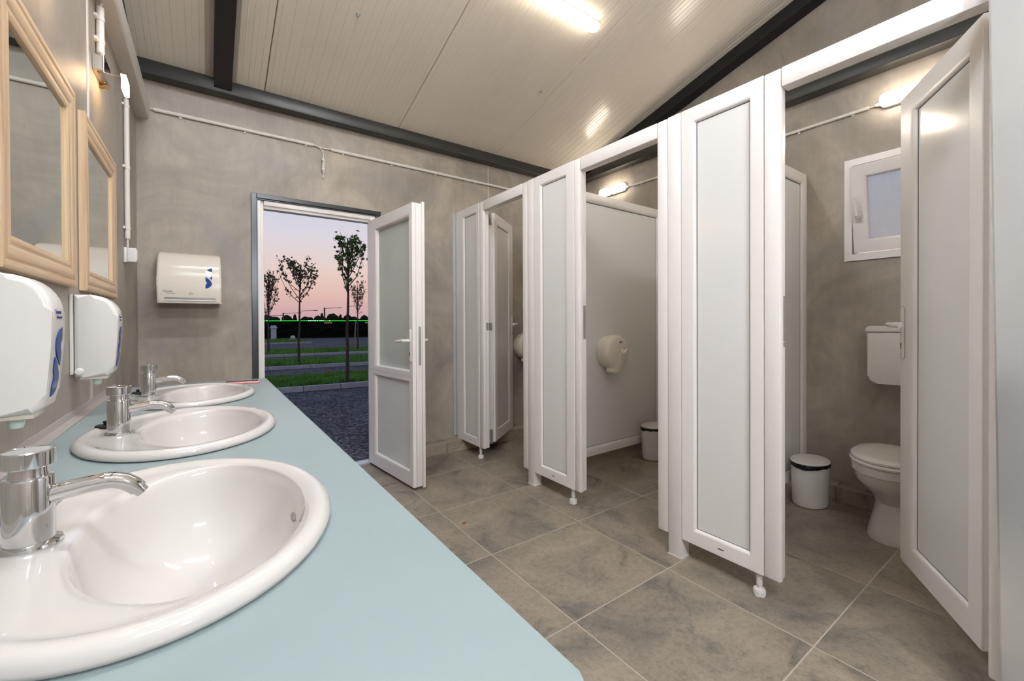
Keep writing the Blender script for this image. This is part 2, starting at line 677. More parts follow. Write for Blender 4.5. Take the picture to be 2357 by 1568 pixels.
# window hole in the right wall of the near cubicle
WY0, WY1, WZ0, WZ1 = -3.262, -2.622, 1.562, 2.2
B = NB()
bx(B, XR, XR + 0.1, WY1, YB + 0.1, -0.06, 2.72)
bx(B, XR, XR + 0.1, YN - 0.1, WY0, -0.06, 2.72)
bx(B, XR, XR + 0.1, WY0, WY1, -0.06, WZ0)
bx(B, XR, XR + 0.1, WY0, WY1, WZ1, 2.72)
gable = [(YB + 0.1, 2.72), (YB + 0.1, roof(YB) + 0.0), (YRIDGE, roof(YRIDGE)), (YN - 0.1, roof(YN)), (YN - 0.1, 2.72)]
prism(B, gable, 'x', XR, XR + 0.1)
struct('wall_right', B, 'concrete')
B = NB()
prism(B, [(YB + 0.1, -0.06)] + gable[1:-1] + [(YN - 0.1, -0.06)], 'x', XL - 0.1, XL)
wall_left = struct('wall_left', B, 'concrete')
B = NB()
bx(B, XL, XL + 0.004, -1.4, -1.385, 0.8895, roof(-1.39) - 0.01)
part('joint_strip', B, 'conduit', wall_left)
B = NB()
bx(B, XL, XR, YN - 0.1, YN, -0.06, roof(YN))
struct('wall_near', B, 'concrete')


# tiled kerbs along the wall feet
def kerb(name, segs):
    root = struct(name)
    for (x0, x1, y0, y1) in segs:
        along_x = (x1 - x0) > (y1 - y0)
        a, b = (x0, x1) if along_x else (y0, y1)
        n = max(1, round((b - a) / 0.6))
        for k in range(n):
            p, q = a + (b - a) * k / n + 0.0015, a + (b - a) * (k + 1) / n - 0.0015
            B = NB()
            if along_x:
                bx(B, p, q, y0, y1, 0.0, 0.1, 0.002, 1)
            else:
                bx(B, x0, x1, p, q, 0.0, 0.1, 0.002, 1)
            part('tile', B, 'kerb_tile', root)
    B = NB()
    for (x0, x1, y0, y1) in segs:
        if (x1 - x0) > (y1 - y0):
            bx(B, x0, x1, y0 - 0.0008, y0 + 0.006, 0.097, 0.1012)
        else:
            e = x0 if x0 > 0 else x1
            bx(B, e - 0.0008 if x0 > 0 else e - 0.006, e + 0.006 if x0 > 0 else e + 0.0008, y0, y1, 0.097, 0.1012)
    part('grout_edge', B, M['grout'], root)
    return root


kerb('baseboard_back', [(XL + 0.1, DX0 - 0.03, -0.165, YB), (DX1 + 0.03, XR, -0.165, YB)])
kerb('baseboard_right', [(XR - 0.1, XR, YN + 0.1, -0.168)])
kerb('baseboard_left', [(XL, XL + 0.1, YN + 0.1, -0.168)])

# sloped sheet-steel ceiling: one object per panel, shallow ribs
ceil = struct('ceiling')
edges = [(XL, -1.4115), (-1.4115, -0.4515), (-0.4515, 0.5165), (0.5165, 1.4845), (1.4845, XR)]
panels = []
for side in (0, 1):
    ya, yb = (YB, YRIDGE) if side == 0 else (YN, YRIDGE)
    for x0, x1 in edges:
        a, b = x0 + 0.0018, x1 - 0.0018
        pr = [(a, 0.006), (a + 0.003, 0.0)]
        k = math.ceil((a + 0.012) / 0.0322)
        low = 0.0
        while k * 0.0322 < b - 0.012:
            x = k * 0.0322
            if k % 2:
                pr += [(x - 0.002, 0.0), (x - 0.0008, 0.0024), (x + 0.0008, 0.0024), (x + 0.002, 0.0)]
            else:
                pr += [(x - 0.0035, 0.0), (x - 0.001, -0.0011), (x + 0.001, -0.0011), (x + 0.0035, 0.0)]
            k += 1
        pr += [(b - 0.003, 0.0), (b, 0.006)]
        B = NB()
        lo = [B.verts.new((x, ya, roof(ya) + h)) for x, h in pr]
        hi = [B.verts.new((x, yb, roof(yb) + h)) for x, h in pr]
        lt = [B.verts.new((x, y, roof(y) + 0.08)) for x, y in ((a, ya), (b, ya), (b, yb), (a, yb))]
        for i in range(len(pr) - 1):
            B.faces.new((lo[i], lo[i + 1], hi[i + 1], hi[i]))
        B.faces.new(lt)
        B.faces.new([lt[0], lt[1]] + lo[::-1])
        B.faces.new([lt[2], lt[3]] + hi)
        B.faces.new((lo[0], hi[0], lt[3], lt[0]))
        B.faces.new((hi[-1], lo[-1], lt[1], lt[2]))
        panels.append(part('ceiling_panel', B, 'ceil', ceil, sharp=0.3))
B = NB()
for side in (0, 1):
    ya, yb = (YB, YRIDGE) if side == 0 else (YN, YRIDGE)
    v = [B.verts.new(p) for p in ((XL, ya, roof(ya) + 0.085), (XR, ya, roof(ya) + 0.085), (XR, yb, roof(yb) + 0.085), (XL, yb, roof(yb) + 0.085),
                                  (XL, ya, roof(ya) + 0.12), (XR, ya, roof(ya) + 0.12), (XR, yb, roof(yb) + 0.12), (XL, yb, roof(yb) + 0.12))]
    for f in ((0, 1, 2, 3), (4, 5, 6, 7), (0, 1, 5, 4), (2, 3, 7, 6), (0, 3, 7, 4), (1, 2, 6, 5)):
        B.faces.new([v[i] for i in f])
part('roof_deck', B, 'black_steel', ceil)
for (x, y), p in (((-1.0045, -0.98), panels[1]), ((0.4118, -0.966), panels[2])):
    B = NB()
    lathe(B, [(0.013, 0.0), (0.013, -0.003), (0.0075, -0.003), (0.0075, -0.009), (0.004, -0.012), (0.0, -0.0121)], (x, y, roof(y)), 12)
    part('screw', B, 'zinc', p)


def sloped_box(B, x0, x1, ya, yb, dz0, dz1):
    v = []
    for y in (ya, yb):
        for x, dz in ((x0, dz0), (x1, dz0), (x1, dz1), (x0, dz1)):
            v.append(B.verts.new((x, y, roof(y) + dz)))
    for f in ((0, 1, 2, 3), (4, 7, 6, 5), (0, 4, 5, 1), (1, 5, 6, 2), (2, 6, 7, 3), (3, 7, 4, 0)):
        B.faces.new([v[i] for i in f])


B = NB()
sloped_box(B, -1.745, -1.7235, YB - 0.05, YRIDGE, -0.004, -0.0005)
sloped_box(B, -1.7215, -1.703, YB - 0.05, YRIDGE, -0.006, -0.0005)
sloped_box(B, -1.6, -1.578, YB - 0.05, YRIDGE, -0.004, -0.0005)
struct('trim_1', B, 'ceil_grey')

# steel frame
B = NB()
bx(B, XL + 0.001, XR - 0.1, YB - 0.1, YB - 0.001, 2.70, 2.79, 0.006, 2)
tag(part('steel_beam', B, 'steel'), 'dark grey steel eaves beam along the top of the door wall', 'beam')
B = NB()
bx(B, XR - 0.1, XR - 0.001, YN + 0.11, YB - 0.001, 2.697, 2.785, 0.006, 2)
tag(part('steel_beam', B, 'steel'), 'level dark steel beam along the right wall above the cubicle lamps', 'beam')
B = NB()
sloped_box(B, XR - 0.1, XR - 0.001, -0.2, YRIDGE, -0.1, -0.002)
sloped_box(B, XR - 0.1, XR - 0.001, YN + 0.12, YRIDGE, -0.1, -0.002)
tag(part('steel_beam', B, 'black_steel'), 'sloping dark steel rafter under the ceiling edge at the right gable wall', 'beam')
B = NB()
sloped_box(B, -1.70, -1.603, YB - 0.105, YRIDGE, -0.068, -0.006)
tag(part('steel_rafter', B, 'black_steel'), 'black steel rafter crossing the ceiling down to the door wall beam, above the sinks', 'beam')
B = NB()
pts = [(XL, 2.455), (XL + 0.05, 2.455), (XL + 0.059, 2.459), (XL + 0.064, 2.468), (XL + 0.066, 2.48), (XL + 0.066, 2.55), (XL, 2.55)]
prism(B, pts, 'y', YN + 0.02, YB - 0.0005)
tag(part('beam_casing', B, 'beige'), 'beige cladding of the level beam high along the mirror wall', 'casing')

# ================================================================== entrance door
door = struct('door_1')
B = NB()
for x0, x1, z0, z1 in ((-1.491, -1.458, 0.0, 2.0905), (-0.608, -0.575, 0.0, 2.0905)):
    bx(B, x0, x1, YB - 0.012, YB - 0.0005, z0, z1, 0.002, 1)
bx(B, -1.4575, -0.6085, YB - 0.012, YB - 0.0005, 2.0595, 2.0905, 0.002, 1)
part('casing', B, 'anthracite', door)
B = NB()
bx(B, -1.4575, -1.452, YB - 0.0004, YB + 0.10, 0, 2.0585)
bx(B, -0.614, -0.6085, YB - 0.0004, YB + 0.10, 0, 2.0585)
bx(B, -1.452, -0.614, YB - 0.0004, YB + 0.10, 2.053, 2.0585)
part('reveal_lining', B, 'anthracite', door)
for nm, a in (('jamb', (-1.452, -1.412, 0.0, 2.053)), ('jamb', (-0.655, -0.614, 0.0, 2.053)), ('head', (-1.412, -0.655, 1.998, 2.053))):
    B = NB()
    x0, x1, z0, z1 = a
    bx(B, x0, x1, YB + 0.03, YB + 0.10, z0, z1, 0.004, 2)
    if nm == 'jamb':
        xa = x0 + 0.018 if x0 < -1 else x0
        bx(B, xa if x0 > -1 else x0, x1 if x0 < -1 and False else (x1 - 0.018 if x0 < -1 else x1), YB + 0.012, YB + 0.03, z0, z1, 0.003, 2)
    else:
        bx(B, x0, x1, YB + 0.012, YB + 0.03, z0 + 0.02, z1, 0.003, 2)
    part(nm, B, 'pvc', door)
B = NB()
bx(B, -1.412, -0.655, YB + 0.0, YB + 0.10, 0.0, 0.02, 0.004, 2)
part('threshold', B, 'alu', door)

A0 = Vector((-0.6775, -0.0491, 0))
A1 = Vector((-0.602, -0.7986, 0))
d_s = (A1 - A0).normalized()
d_n = Vector((-d_s.y, d_s.x, 0))
if d_n.x > 0:
    d_n = -d_n
FD = Frame(A0 - d_n * 0.035, d_s, d_n)       # d = 0 in the middle of a 70 mm leaf
LW = (A1 - A0).length
leaf = part('leaf', NB(), 'pvc', door)
leaf.data.materials.clear()
B = leaf_b = NB()
T = 0.07


def ringpart(B, F, o, i, prof):
    oc = [(o[0], o[2]), (o[1], o[2]), (o[1], o[3]), (o[0], o[3])]
    ic = [(i[0], i[2]), (i[1], i[2]), (i[1], i[3]), (i[0], i[3])]
    rings = []
    for c in range(4):
        rings.append([B.verts.new(F(oc[c][0] + (ic[c][0] - oc[c][0]) * t, oc[c][1] + (ic[c][1] - oc[c][1]) * t, d)) for t, d in prof])
    n = len(prof)
    for c in range(4):
        a, b = rings[c], rings[(c + 1) % 4]
        for k in range(n):
            B.faces.new((a[k], a[(k + 1) % n], b[(k + 1) % n], b[k]))


# upper and lower openings share the middle rail
ringpart(B, FD, (0, LW, 0.79, 2.0), (0.145, LW - 0.06, 0.832, 1.907), pvc_prof(T, 0.28))
ringpart(B, FD, (0, LW, 0.02, 0.789), (0.13, LW - 0.067, 0.128, 0.75), pvc_prof(T, 0.28))
fbox(B, FD, LW, LW + 0.012, 0.025, 1.995, -0.03, 0.012, 0.002)
bpy.data.objects.remove(leaf)
leaf = part('leaf', B, 'pvc', door)
B = NB()
fbox(B, FD, 0.14, LW - 0.055, 0.825, 1.912, -0.004, 0.004)
part('glass_pane', B, 'glass_door', leaf)
B = NB()
fbox(B, FD, 0.125, LW - 0.062, 0.123, 0.755, -0.01, 0.018)
part('lower_panel', B, 'infill', leaf)
B = NB()
fbox(B, FD, LW - 0.003, LW + 0.022, 0.012, 2.012, -0.05, -0.031, 0.003)
part('rebate_lip', B, 'pvc', leaf)
B = NB()
fbox(B, FD, LW + 0.0121, LW + 0.0145, 0.87, 1.14, -0.022, -0.004)
part('lock_strip', B, 'zinc', leaf)
B = NB()
fbox(B, FD, LW - 0.042, LW - 0.012, 0.895, 1.125, 0.0351, 0.045, 0.006)
part('handle_plate', B, 'plastic', leaf)
B = NB()
hc = LW - 0.027
tube(B, [FD(hc, 1.043, 0.044), FD(hc, 1.043, 0.078), FD(hc - 0.01, 1.042, 0.088), FD(hc - 0.06, 1.038, 0.09), FD(hc - 0.125, 1.034, 0.086)],
     [0.011, 0.011, 0.012, 0.011, 0.008], 12)
part('lever', B, 'plastic', leaf)
B = NB()
tube(B, [FD(hc, 0.953, 0.0445), FD(hc, 0.953, 0.0465)], 0.0075, 12)
fbox(B, FD, hc - 0.004, hc + 0.004, 0.934, 0.953, 0.0445, 0.0462)
part('keyhole', B, 'brass', leaf)
B = NB()
tube(B, [FD(hc, 1.043, -0.052), FD(hc, 1.043, -0.09), FD(hc - 0.02, 1.042, -0.098), FD(hc - 0.12, 1.036, -0.094)], [0.011, 0.011, 0.011, 0.008], 10)
fbox(B, FD, LW - 0.042, LW - 0.012, 0.895, 1.125, -0.06, -0.0501, 0.004)
part('outer_handle', B, 'plastic', leaf)

# ================================================================== cubicle window
win = struct('window_1')
FW = Frame((XR, WY1 + 0.0, 0), (0, -1, 0), (-1, 0, 0))      # s runs towards the camera
WW = WY1 - WY0
flat = [(0, 0.001), (0, 0.012), (1, 0.012), (1, 0.001)]
framing(FW, (-0.007, WW + 0.007, WZ0 - 0.007, WZ1 + 0.008), (0.034, WW - 0.034, WZ0 + 0.034, WZ1 - 0.034), flat, ('rail_trim', 'stile_trim'), 'pvc', win)
framing(FW, (0.002, WW - 0.002, WZ0 + 0.002, WZ1 - 0.002), (0.04, WW - 0.04, WZ0 + 0.04, WZ1 - 0.04),
        [(0, -0.09), (0, -0.025), (1, -0.025), (1, -0.09)], ('frame_rail', 'frame_stile'), 'pvc', win)
tilt = Matrix.Rotation(math.radians(8.5), 4, 'Y')
piv = Vector((XR + 0.02, 0, WZ0 + 0.045))


class Tilted(Frame):
    def __call__(self, s, z, d):
        p = Frame.__call__(self, s, z, d)
        q = p - piv
        q = Matrix.Rotation(-math.radians(8.5), 3, 'Y') @ q
        return piv + q


FT = Tilted((XR + 0.02, WY1, 0), (0, -1, 0), (-1, 0, 0))
B = NB()
so = (0.042, WW - 0.042, WZ0 + 0.047, WZ1 - 0.05)
si = (0.122, WW - 0.122, WZ0 + 0.125, WZ1 - 0.128)
ringpart(B, FT, so, si, pvc_prof(0.05, 0.3))
sash = part('sash', B, 'pvc', win)
B = NB()
fbox(B, FT, si[0] - 0.006, si[1] + 0.006, si[2] - 0.006, si[3] + 0.006, -0.004, 0.004)
part('glass_pane', B, 'glass_window', sash)
B = NB()
fbox(B, FT, 0.062, 0.092, 1.80, 1.865, 0.025, 0.033, 0.006)
tube(B, [FT(0.077, 1.825, 0.033), FT(0.077, 1.825, 0.056), FT(0.077, 1.84, 0.066), FT(0.07, 1.955, 0.066)], [0.011, 0.011, 0.012, 0.008], 10)
part('handle', B, 'plastic', sash)

# ================================================================== cubicles
XS = 0.122
H0, H1 = 0.10, 2.187


def post(y1, y0, label):
    B = NB()
    bx(B, XS, XS + 0.066, y0, y1, 0.0, H1, 0.003, 2)
    p = thing('partition_post', label, 'post', (XS + 0.033, (y0 + y1) / 2, 0), 'cubicle corner posts')
    part('shaft', B, 'pvc', p)
    B = NB()
    bx(B, XS - 0.002, XS + 0.068, y0 - 0.002, y1 + 0.002, 0.0, 0.004)
    part('foot_seal', B, 'plastic', p)
    return p


post(-1.1605, -1.2315, 'white square post between the far and the middle cubicle fronts')
post(-2.3210, -2.3945, 'white square post between the middle and the near cubicle fronts')

FP = Frame((XS + 0.03, 0, 0), (0, 1, 0), (-1, 0, 0))       # s = y, d to the aisle


def stall_front(label, ya, g0, g1, yj, ye, yo, yend):
    """ya panel start, g0..g1 infill, yj joint, ye jamb edge, yo far side of the opening, yend end"""
    t = thing('toilet_cubicle', label, 'cubicle front', (XS + 0.03, (ya + yend) / 2, 0), 'cubicle fronts')
    framing(FP, (yj + 0.0008, ya - 0.0005, H0, H1), (g1, g0, 0.175, 2.111), pvc_prof(0.06, 0.2), ('rail', 'stile'), 'pvc', t)
    B = NB()
    fbox(B, FP, g1 - 0.008, g0 + 0.008, 0.168, 2.118, -0.012, 0.0145)
    part('infill_panel', B, 'infill', t)
    B = NB()
    for a in ((g1, g0, 2.1085, 2.111), (g1, g0, 0.175, 0.177), (g1, g1 + 0.003, 0.177, 2.1085), (g0 - 0.003, g0, 0.177, 2.1085)):
        fbox(B, FP, a[0], a[1], a[2], a[3], 0.0142, 0.0156)
    part('gasket', B, 'gasket', t)
    # door frame: jamb, head, jamb
    for nm, s0, s1, z0, z1 in (('jamb', ye, yj - 0.0008, H0, H1), ('head', yo + 0.0006, ye - 0.0006, 2.108, H1), ('jamb', yend + 0.0006, yo, H0, H1)):
        B = NB()
        if s0 == ye:          # strike jamb: lip in front, recessed rebate behind
            fbox(B, FP, s0, s1, z0, z1, 0.0, 0.03, 0.009)
            fbox(B, FP, s0 + 0.008, s1, z0 + 0.004, z1 - 0.004, -0.03, 0.004, 0.002)
        else:
            fbox(B, FP, s0, s1, z0, z1, -0.03, 0.03, 0.008 if nm != 'head' else 0.0045)
        part(nm, B, 'pvc', t)
    B = NB()
    fc = ye + 0.095
    lathe(B, [(0.0125, 0.10), (0.0125, 0.045), (0.0085, 0.042), (0.0085, 0.030), (0.021, 0.029), (0.0225, 0.022), (0.0225, 0.002), (0.020, 0.0), (0.0, 0.0)],
          (XS + 0.026, fc, 0), 20)
    for k in range(6):
        a = k * PI / 3
        mm = Matrix.Translation((XS + 0.026, fc, 0)) @ Matrix.Rotation(a, 4, 'Z')
        bx(B, 0.0205, 0.0238, -0.007, 0.007, 0.001, 0.023, mtx=mm)
    part('foot', B, 'plastic', t)
    B = NB()
    yc = (g0 + g1) / 2
    fbox(B, FP, yc - 0.014, yc + 0.014, 0.131, 0.1355, 0.0296, 0.0304)
    part('drain_slot', B, 'rubber', t)
    return t


def strike(t, y):
    B = NB()
    y += 0.008
    bx(B, XS + 0.033, XS + 0.055, y - 0.0013, y - 0.0002, 1.06, 1.27)
    for z in (1.08, 1.13, 1.2, 1.25):
        lathe(B, [(0.004, 0.0), (0.003, 0.002), (0, 0.0021)], (XS + 0.044, y - 0.0013, z), 8, 'y')
    part('strike_plate', B, 'zinc', t)


f_far = stall_front('white far cubicle front beside the back wall, its door ajar behind the opening', -0.078, -0.213, -0.429, -0.480, -0.5505, -1.0992, -1.160)
f_mid = stall_front('white middle cubicle front, its opening showing a round paper dispenser', -1.232, -1.316, -1.560, -1.645, -1.699, -2.2584, -2.3205)
f_near = stall_front('white near cubicle front, nearest the camera, its wide open door at the right', -2.395, -2.4686, -2.7155, -2.7755, -2.8430, -3.4085, -3.470)
strike(f_mid, -1.699)
strike(f_near, -2.8430)
B = NB()
bx(B, XS - 0.004, XS + 0.064, -0.077, YB - 0.0005, H0 + 0.02, H1 - 0.005, 0.002, 1)
bx(B, XS - 0.03, XS - 0.004, -0.0655, YB - 0.0005, H0 + 0.02, H1 - 0.005, 0.002, 1)
part('wall_profile', B, 'alu', f_far)


def door_leaf(t, hinge, free, n, handle_s, hand_dir, z0=0.105, z1=2.142, hinge_side=1):
    """hinge -> free along the face seen by the camera; n = normal of that face"""
    h, f = Vector(hinge), Vector(free)
    L = (f - h).length
    F = Frame(h - Vector(n).normalized() * 0.028, f - h, n)
    B = NB()
    ringpart(B, F, (0, L, z0, z1), (0.084, L - 0.138 if False else L - 0.12, z0 + 0.1, z1 - 0.095), pvc_prof(0.056, 0.28))
    # stepped hinge edge
    fbox(B, F, -0.012, 0.0, z0 + 0.004, z1 - 0.004, -0.024, 0.012, 0.002)
    fbox(B, F, -0.022, -0.010, z0 - 0.002, z1 - 0.002, -0.026, -0.006, 0.002)
    lf = part('door', B, 'pvc', t)
    B = NB()
    fbox(B, F, 0.078, L - 0.114, z0 + 0.094, z1 - 0.089, -0.012, 0.012)
    part('infill_panel', B, 'infill', lf)
    B = NB()
    fbox(B, F, 0.084, L - 0.12, z0 + 0.1, z0 + 0.102, 0.0119, 0.0132)
    fbox(B, F, 0.084, L - 0.12, z1 - 0.098, z1 - 0.095, 0.0119, 0.0132)
    fbox(B, F, L - 0.123, L - 0.12, z0 + 0.1, z1 - 0.095, 0.0119, 0.0132)
    part('gasket', B, 'gasket', lf)
    s = handle_s
    for sg in (1, -1):
        B = NB()
        fbox(B, F, s - 0.014, s + 0.014, 1.0, 1.23, 0.0281 if sg > 0 else -0.037, 0.037 if sg > 0 else -0.0281, 0.006)
        part('handle_plate', B, 'plastic', lf)
        B = NB()
        tube(B, [F(s, 1.15, sg * 0.036), F(s, 1.15, sg * 0.074), F(s - 0.012, 1.15, sg * 0.084), F(s - 0.06, 1.148, sg * 0.086), F(s - 0.115, 1.145, sg * 0.082)],
             [0.011, 0.011, 0.012, 0.011, 0.009], 12)
        part('lever', B, 'plastic', lf)
    B = NB()
    tube(B, [F(s, 1.062, 0.0365), F(s, 1.062, 0.0385)], 0.007, 12)
    fbox(B, F, s - 0.0035, s + 0.0035, 1.043, 1.062, 0.0365, 0.0382)
    part('keyhole', B, 'brass', lf)
    return lf, F


# near door: hinged at the near jamb, swung in
door_n = door_leaf(f_near, (0.2516, -3.3794, 0), (0.7446, -3.0778, 0), (-0.522, 0.853, 0), 0.545, 1)
# far door: hinged at the wall-side jamb, swung in
door_f, FF = door_leaf(f_far, (0.3160, -0.4290, 0), (0.7460, -0.0985, 0), (0.609, -0.793, 0), 0.50, 1)
for z in (0.17, 1.13, 2.08):
    B = NB()
    hh = 0.05 if z != 1.13 else 0.032
    fbox(B, FF, -0.0245, -0.0222, z - hh, z + hh, -0.022, 0.008)
    part('hinge', B, 'zinc', door_f)
    if z != 1.13:
        za, zb_ = (z - 0.04, z + 0.05) if z > 1 else (z - 0.07, z + 0.05)
        B = NB()
        tube(B, [FF(-0.031, za, 0.008), FF(-0.031, zb_, 0.008)], 0.007, 10)
        part('hinge_pin', B, 'zinc', door_f)
        B = NB()
        fbox(B, FF, -0.06, -0.036, z if z > 1 else z - 0.07, zb_ if z > 1 else z - 0.03, 0.002, 0.008)
        part('hinge_arm', B, 'zinc', door_f)
B = NB()
bx(B, XS + 0.033, XS + 0.055, -0.5435, -0.5424, 1.10, 1.165)
part('hinge_plate', B, 'zinc', f_far)


def divider(y, x1, label):
    t = thing('cubicle_divider', label, 'partition', ((XS + x1) / 2, y, H0), 'cubicle dividers')
    F = Frame((0, y + 0.03, 0), (1, 0, 0), (0, -1, 0))
    x0 = XS + 0.067
    framing(F, (x0, x1, H0 + 0.005, H1), (x0 + 0.06, x1 - 0.065, H0 + 0.075, H1 - 0.075), pvc_prof(0.058, 0.55), ('rail', 'stile'), 'pvc', t)
    B = NB()
    fbox(B, F, x0 + 0.054, x1 - 0.059, H0 + 0.069, H1 - 0.069, -0.012, 0.012)
    part('infill_panel', B, 'infill', t)
    B = NB()
    fbox(B, F, x0 + 0.06, x1 - 0.065, H1 - 0.079, H1 - 0.075, 0.0118, 0.0132)
    fbox(B, F, x1 - 0.068, x1 - 0.065, H0 + 0.075, H1 - 0.079, 0.0118, 0.0132)
    fbox(B, F, x0 + 0.06, x1 - 0.065, H0 + 0.075, H0 + 0.078, 0.0118, 0.0132)
    part('gasket', B, 'gasket', t)
    B = NB()
    bx(B, x1 + 0.0005, XR - 0.0005, y + 0.002, y + 0.05, H0 + 0.02, H1 - 0.02)
    part('wall_profile', B, 'pvc', t)
    return t


divider(-1.2315, 1.618, 'white divider behind the middle cubicle opening, round dispenser hung on it')
divider(-2.3965, 1.626, 'white divider at the left inside the near cubicle, bin standing before it')

# leaning sheet at the right edge of the picture
B = NB()
yt, yb_ = -3.409, -3.4385
v = []
for x in (0.078, 0.108):
    for y, z in ((yb_, 0.0), (yt, 2.16), (yt - 0.85, 2.148), (yb_ - 0.85, -0.0)):
        v.append(B.verts.new((x, y, z)))
for f in ((0, 1, 2, 3), (4, 7, 6, 5), (0, 4, 5, 1), (1, 5, 6, 2), (2, 6, 7, 3), (3, 7, 4, 0)):
    B.faces.new([v[i] for i in f])
bmesh.ops.bevel(B, geom=B.edges[:], offset=0.004, segments=2, affect='EDGES')
tag(part('metal_panel', B, 'board'), 'tall satin metal panel cut by the right edge, leaning beside the near cubicle', 'panel')


# ================================================================== toilets, cisterns, bins, paper holders
def egg(cx, cy, front, back, wdt, z, n=40, sq=2.0):
    r = []
    for k in range(n):
        a = 2 * PI * k / n
        c, s = math.cos(a), math.sin(a)
        if c < 0:
            r.append(Vector((cx + c * front, cy + s * wdt, z)))
        else:
            e = 2.0 / 3.2
            r.append(Vector((cx + (abs(c) ** e) * back, cy + (1 if s > 0 else -1) * (abs(s) ** (2 / 2.4)) * wdt, z)))
    return r


def toilet(cy, label):
    cx = 1.25
    t = thing('toilet', label, 'toilet', (cx, cy, 0), 'floor toilets')
    B = NB()
    E = lambda dx, f, b, wd, z: egg(cx + dx, cy, f, b, wd, z)
    rings = [E(.04, .20, .22, .122, 0), E(.04, .20, .22, .122, .012), E(.045, .185, .21, .108, .07), E(.05, .165, .20, .094, .14), E(.05, .155, .20, .092, .19),
             E(.04, .18, .22, .11, .235), E(.02, .215, .25, .14, .275), E(.0, .235, .27, .163, .315), E(.0, .243, .28, .172, .35), E(.0, .246, .28, .176, .36),
             E(.0, .25, .28, .18, .364), E(.0, .252, .285, .182, .398), E(.0, .245, .28, .175, .405)]
    loft(B, rings)
    part('bowl', B, 'ceramic', t, sharp=0.7)
    B = NB()
    rings = [E(0, .24, .20, .172, .406), E(0, .254, .21, .186, .409), E(0, .257, .212, .189, .418), E(0, .252, .208, .184, .427), E(0, .24, .20, .17, .428)]
    loft(B, rings)
    part('seat', B, 'plastic', t, sharp=0.7)
    B = NB()
    rings = [E(0, .24, .20, .172, .4285), E(.0, .25, .205, .182, .431), E(.0, .251, .206, .183, .441), E(.0, .243, .2, .175, .449), E(.0, .2, .16, .13, .453), E(0, .08, .07, .05, .455)]
    loft(B, rings)
    part('lid', B, 'plastic', t, sharp=0.7)
    for s in (-1, 1):
        B = NB()
        tube(B, [(cx + .215, cy + s * .08 - .02, .425), (cx + .215, cy + s * .08 + .02, .425)], 0.012, 12)
        tube(B, [(cx + .215, cy + s * .08, .404), (cx + .215, cy + s * .08, .42)], 0.01, 12)
        part('hinge', B, 'plastic', t)
    return t


toilet(-2.95, 'white toilet with closed lid in the near cubicle beside the bin')
toilet(-1.80, 'white toilet in the middle cubicle, only the seat front showing')

t = thing('cistern', 'white plastic cistern on the concrete wall above the near toilet', 'cistern', (XR - 0.07, -2.94, 0.79))
B = NB()
yc, hw = -2.945, 0.185
prof = []
for k in range(7):
    a = PI + k / 6 * PI / 2
    prof.append((yc - hw + 0.045 + 0.008 + 0.045 * math.cos(a), 0.79 + 0.045 + 0.045 * math.sin(a)))
for k in range(7):
    a = 1.5 * PI + k / 6 * PI / 2
    prof.append((yc + hw - 0.045 - 0.008 + 0.045 * math.cos(a), 0.79 + 0.045 + 0.045 * math.sin(a)))
prof += [(yc + hw, 1.098), (yc - hw, 1.098)]
prism(B, prof, 'x', XR - 0.135, XR - 0.001, 0.012)
part('tank', B, 'plastic', t)
B = NB()
prism(B, [(yc - hw - .003, 1.1), (yc + hw + .003, 1.1), (yc + hw + .003, 1.115), (yc + hw - .002, 1.128), (yc + hw - .016, 1.137), (yc - hw + .016, 1.137), (yc - hw + .002, 1.128), (yc - hw - .003, 1.115)],
      'x', XR - 0.139, XR - 0.001, 0.008)
part('lid', B, 'plastic', t)
B = NB()
tube(B, [(XR - .05, yc, .795), (XR - .05, yc, .40)], 0.02, 14)
part('flush_pipe', B, 'plastic', t)


def bin_(c, label, seed):
    rnd = random.Random(seed)
    t = thing('waste_bin', label, 'bin', (c[0], c[1], 0), 'oval bins')
    n = 48

    def ring(a, b, z):
        return [Vector((c[0] + a * math.cos(2 * PI * k / n), c[1] + b * math.sin(2 * PI * k / n), z)) for k in range(n)]
    B = NB()
    loft(B, [ring(.108, .084, 0), ring(.117, .092, .006), ring(.121, .095, .03), ring(.129, .102, .27), ring(.126, .099, .271), ring(.118, .092, .04)], True, True)
    part('body', B, 'plastic', t)
    B = NB()
    lo, mi, hi = [], [], []
    ph = rnd.random() * 6
    for k in range(n):
        a = 2 * PI * k / n
        drop = 0.012 + 0.012 * max(0, math.sin(a * 2 + ph)) + rnd.random() * 0.006
        j = 1 + rnd.random() * 0.02
        lo.append(Vector((c[0] + .1325 * j * math.cos(a), c[1] + .1045 * j * math.sin(a), .268 - drop)))
        mi.append(Vector((c[0] + .135 * j * math.cos(a), c[1] + .106 * j * math.sin(a), .272 - drop * 0.4)))
        hi.append(Vector((c[0] + .130 * math.cos(a), c[1] + .102 * math.sin(a), .276)))
    loft(B, [lo, mi, hi], False, False)
    part('bin_bag', B, 'bag', t, sharp=2)
    B = NB()
    loft(B, [ring(.126, .098, .272), ring(.132, .104, .274), ring(.132, .104, .279), ring(.127, .099, .284), ring(.119, .092, .284), ring(.1175, .0905, .281), ring(.116, .089, .2845), ring(.08, .06, .287), ring(.03, .02, .288)])
    part('lid', B, 'plastic', t, sharp=0.5)
    return t


bin_((1.362, -2.510), 'white oval pedal-less bin with black bag edge in the near cubicle, fully visible', 4)
bin_((1.348, -1.348), 'white oval bin in the middle cubicle, half hidden by the door jamb', 9)


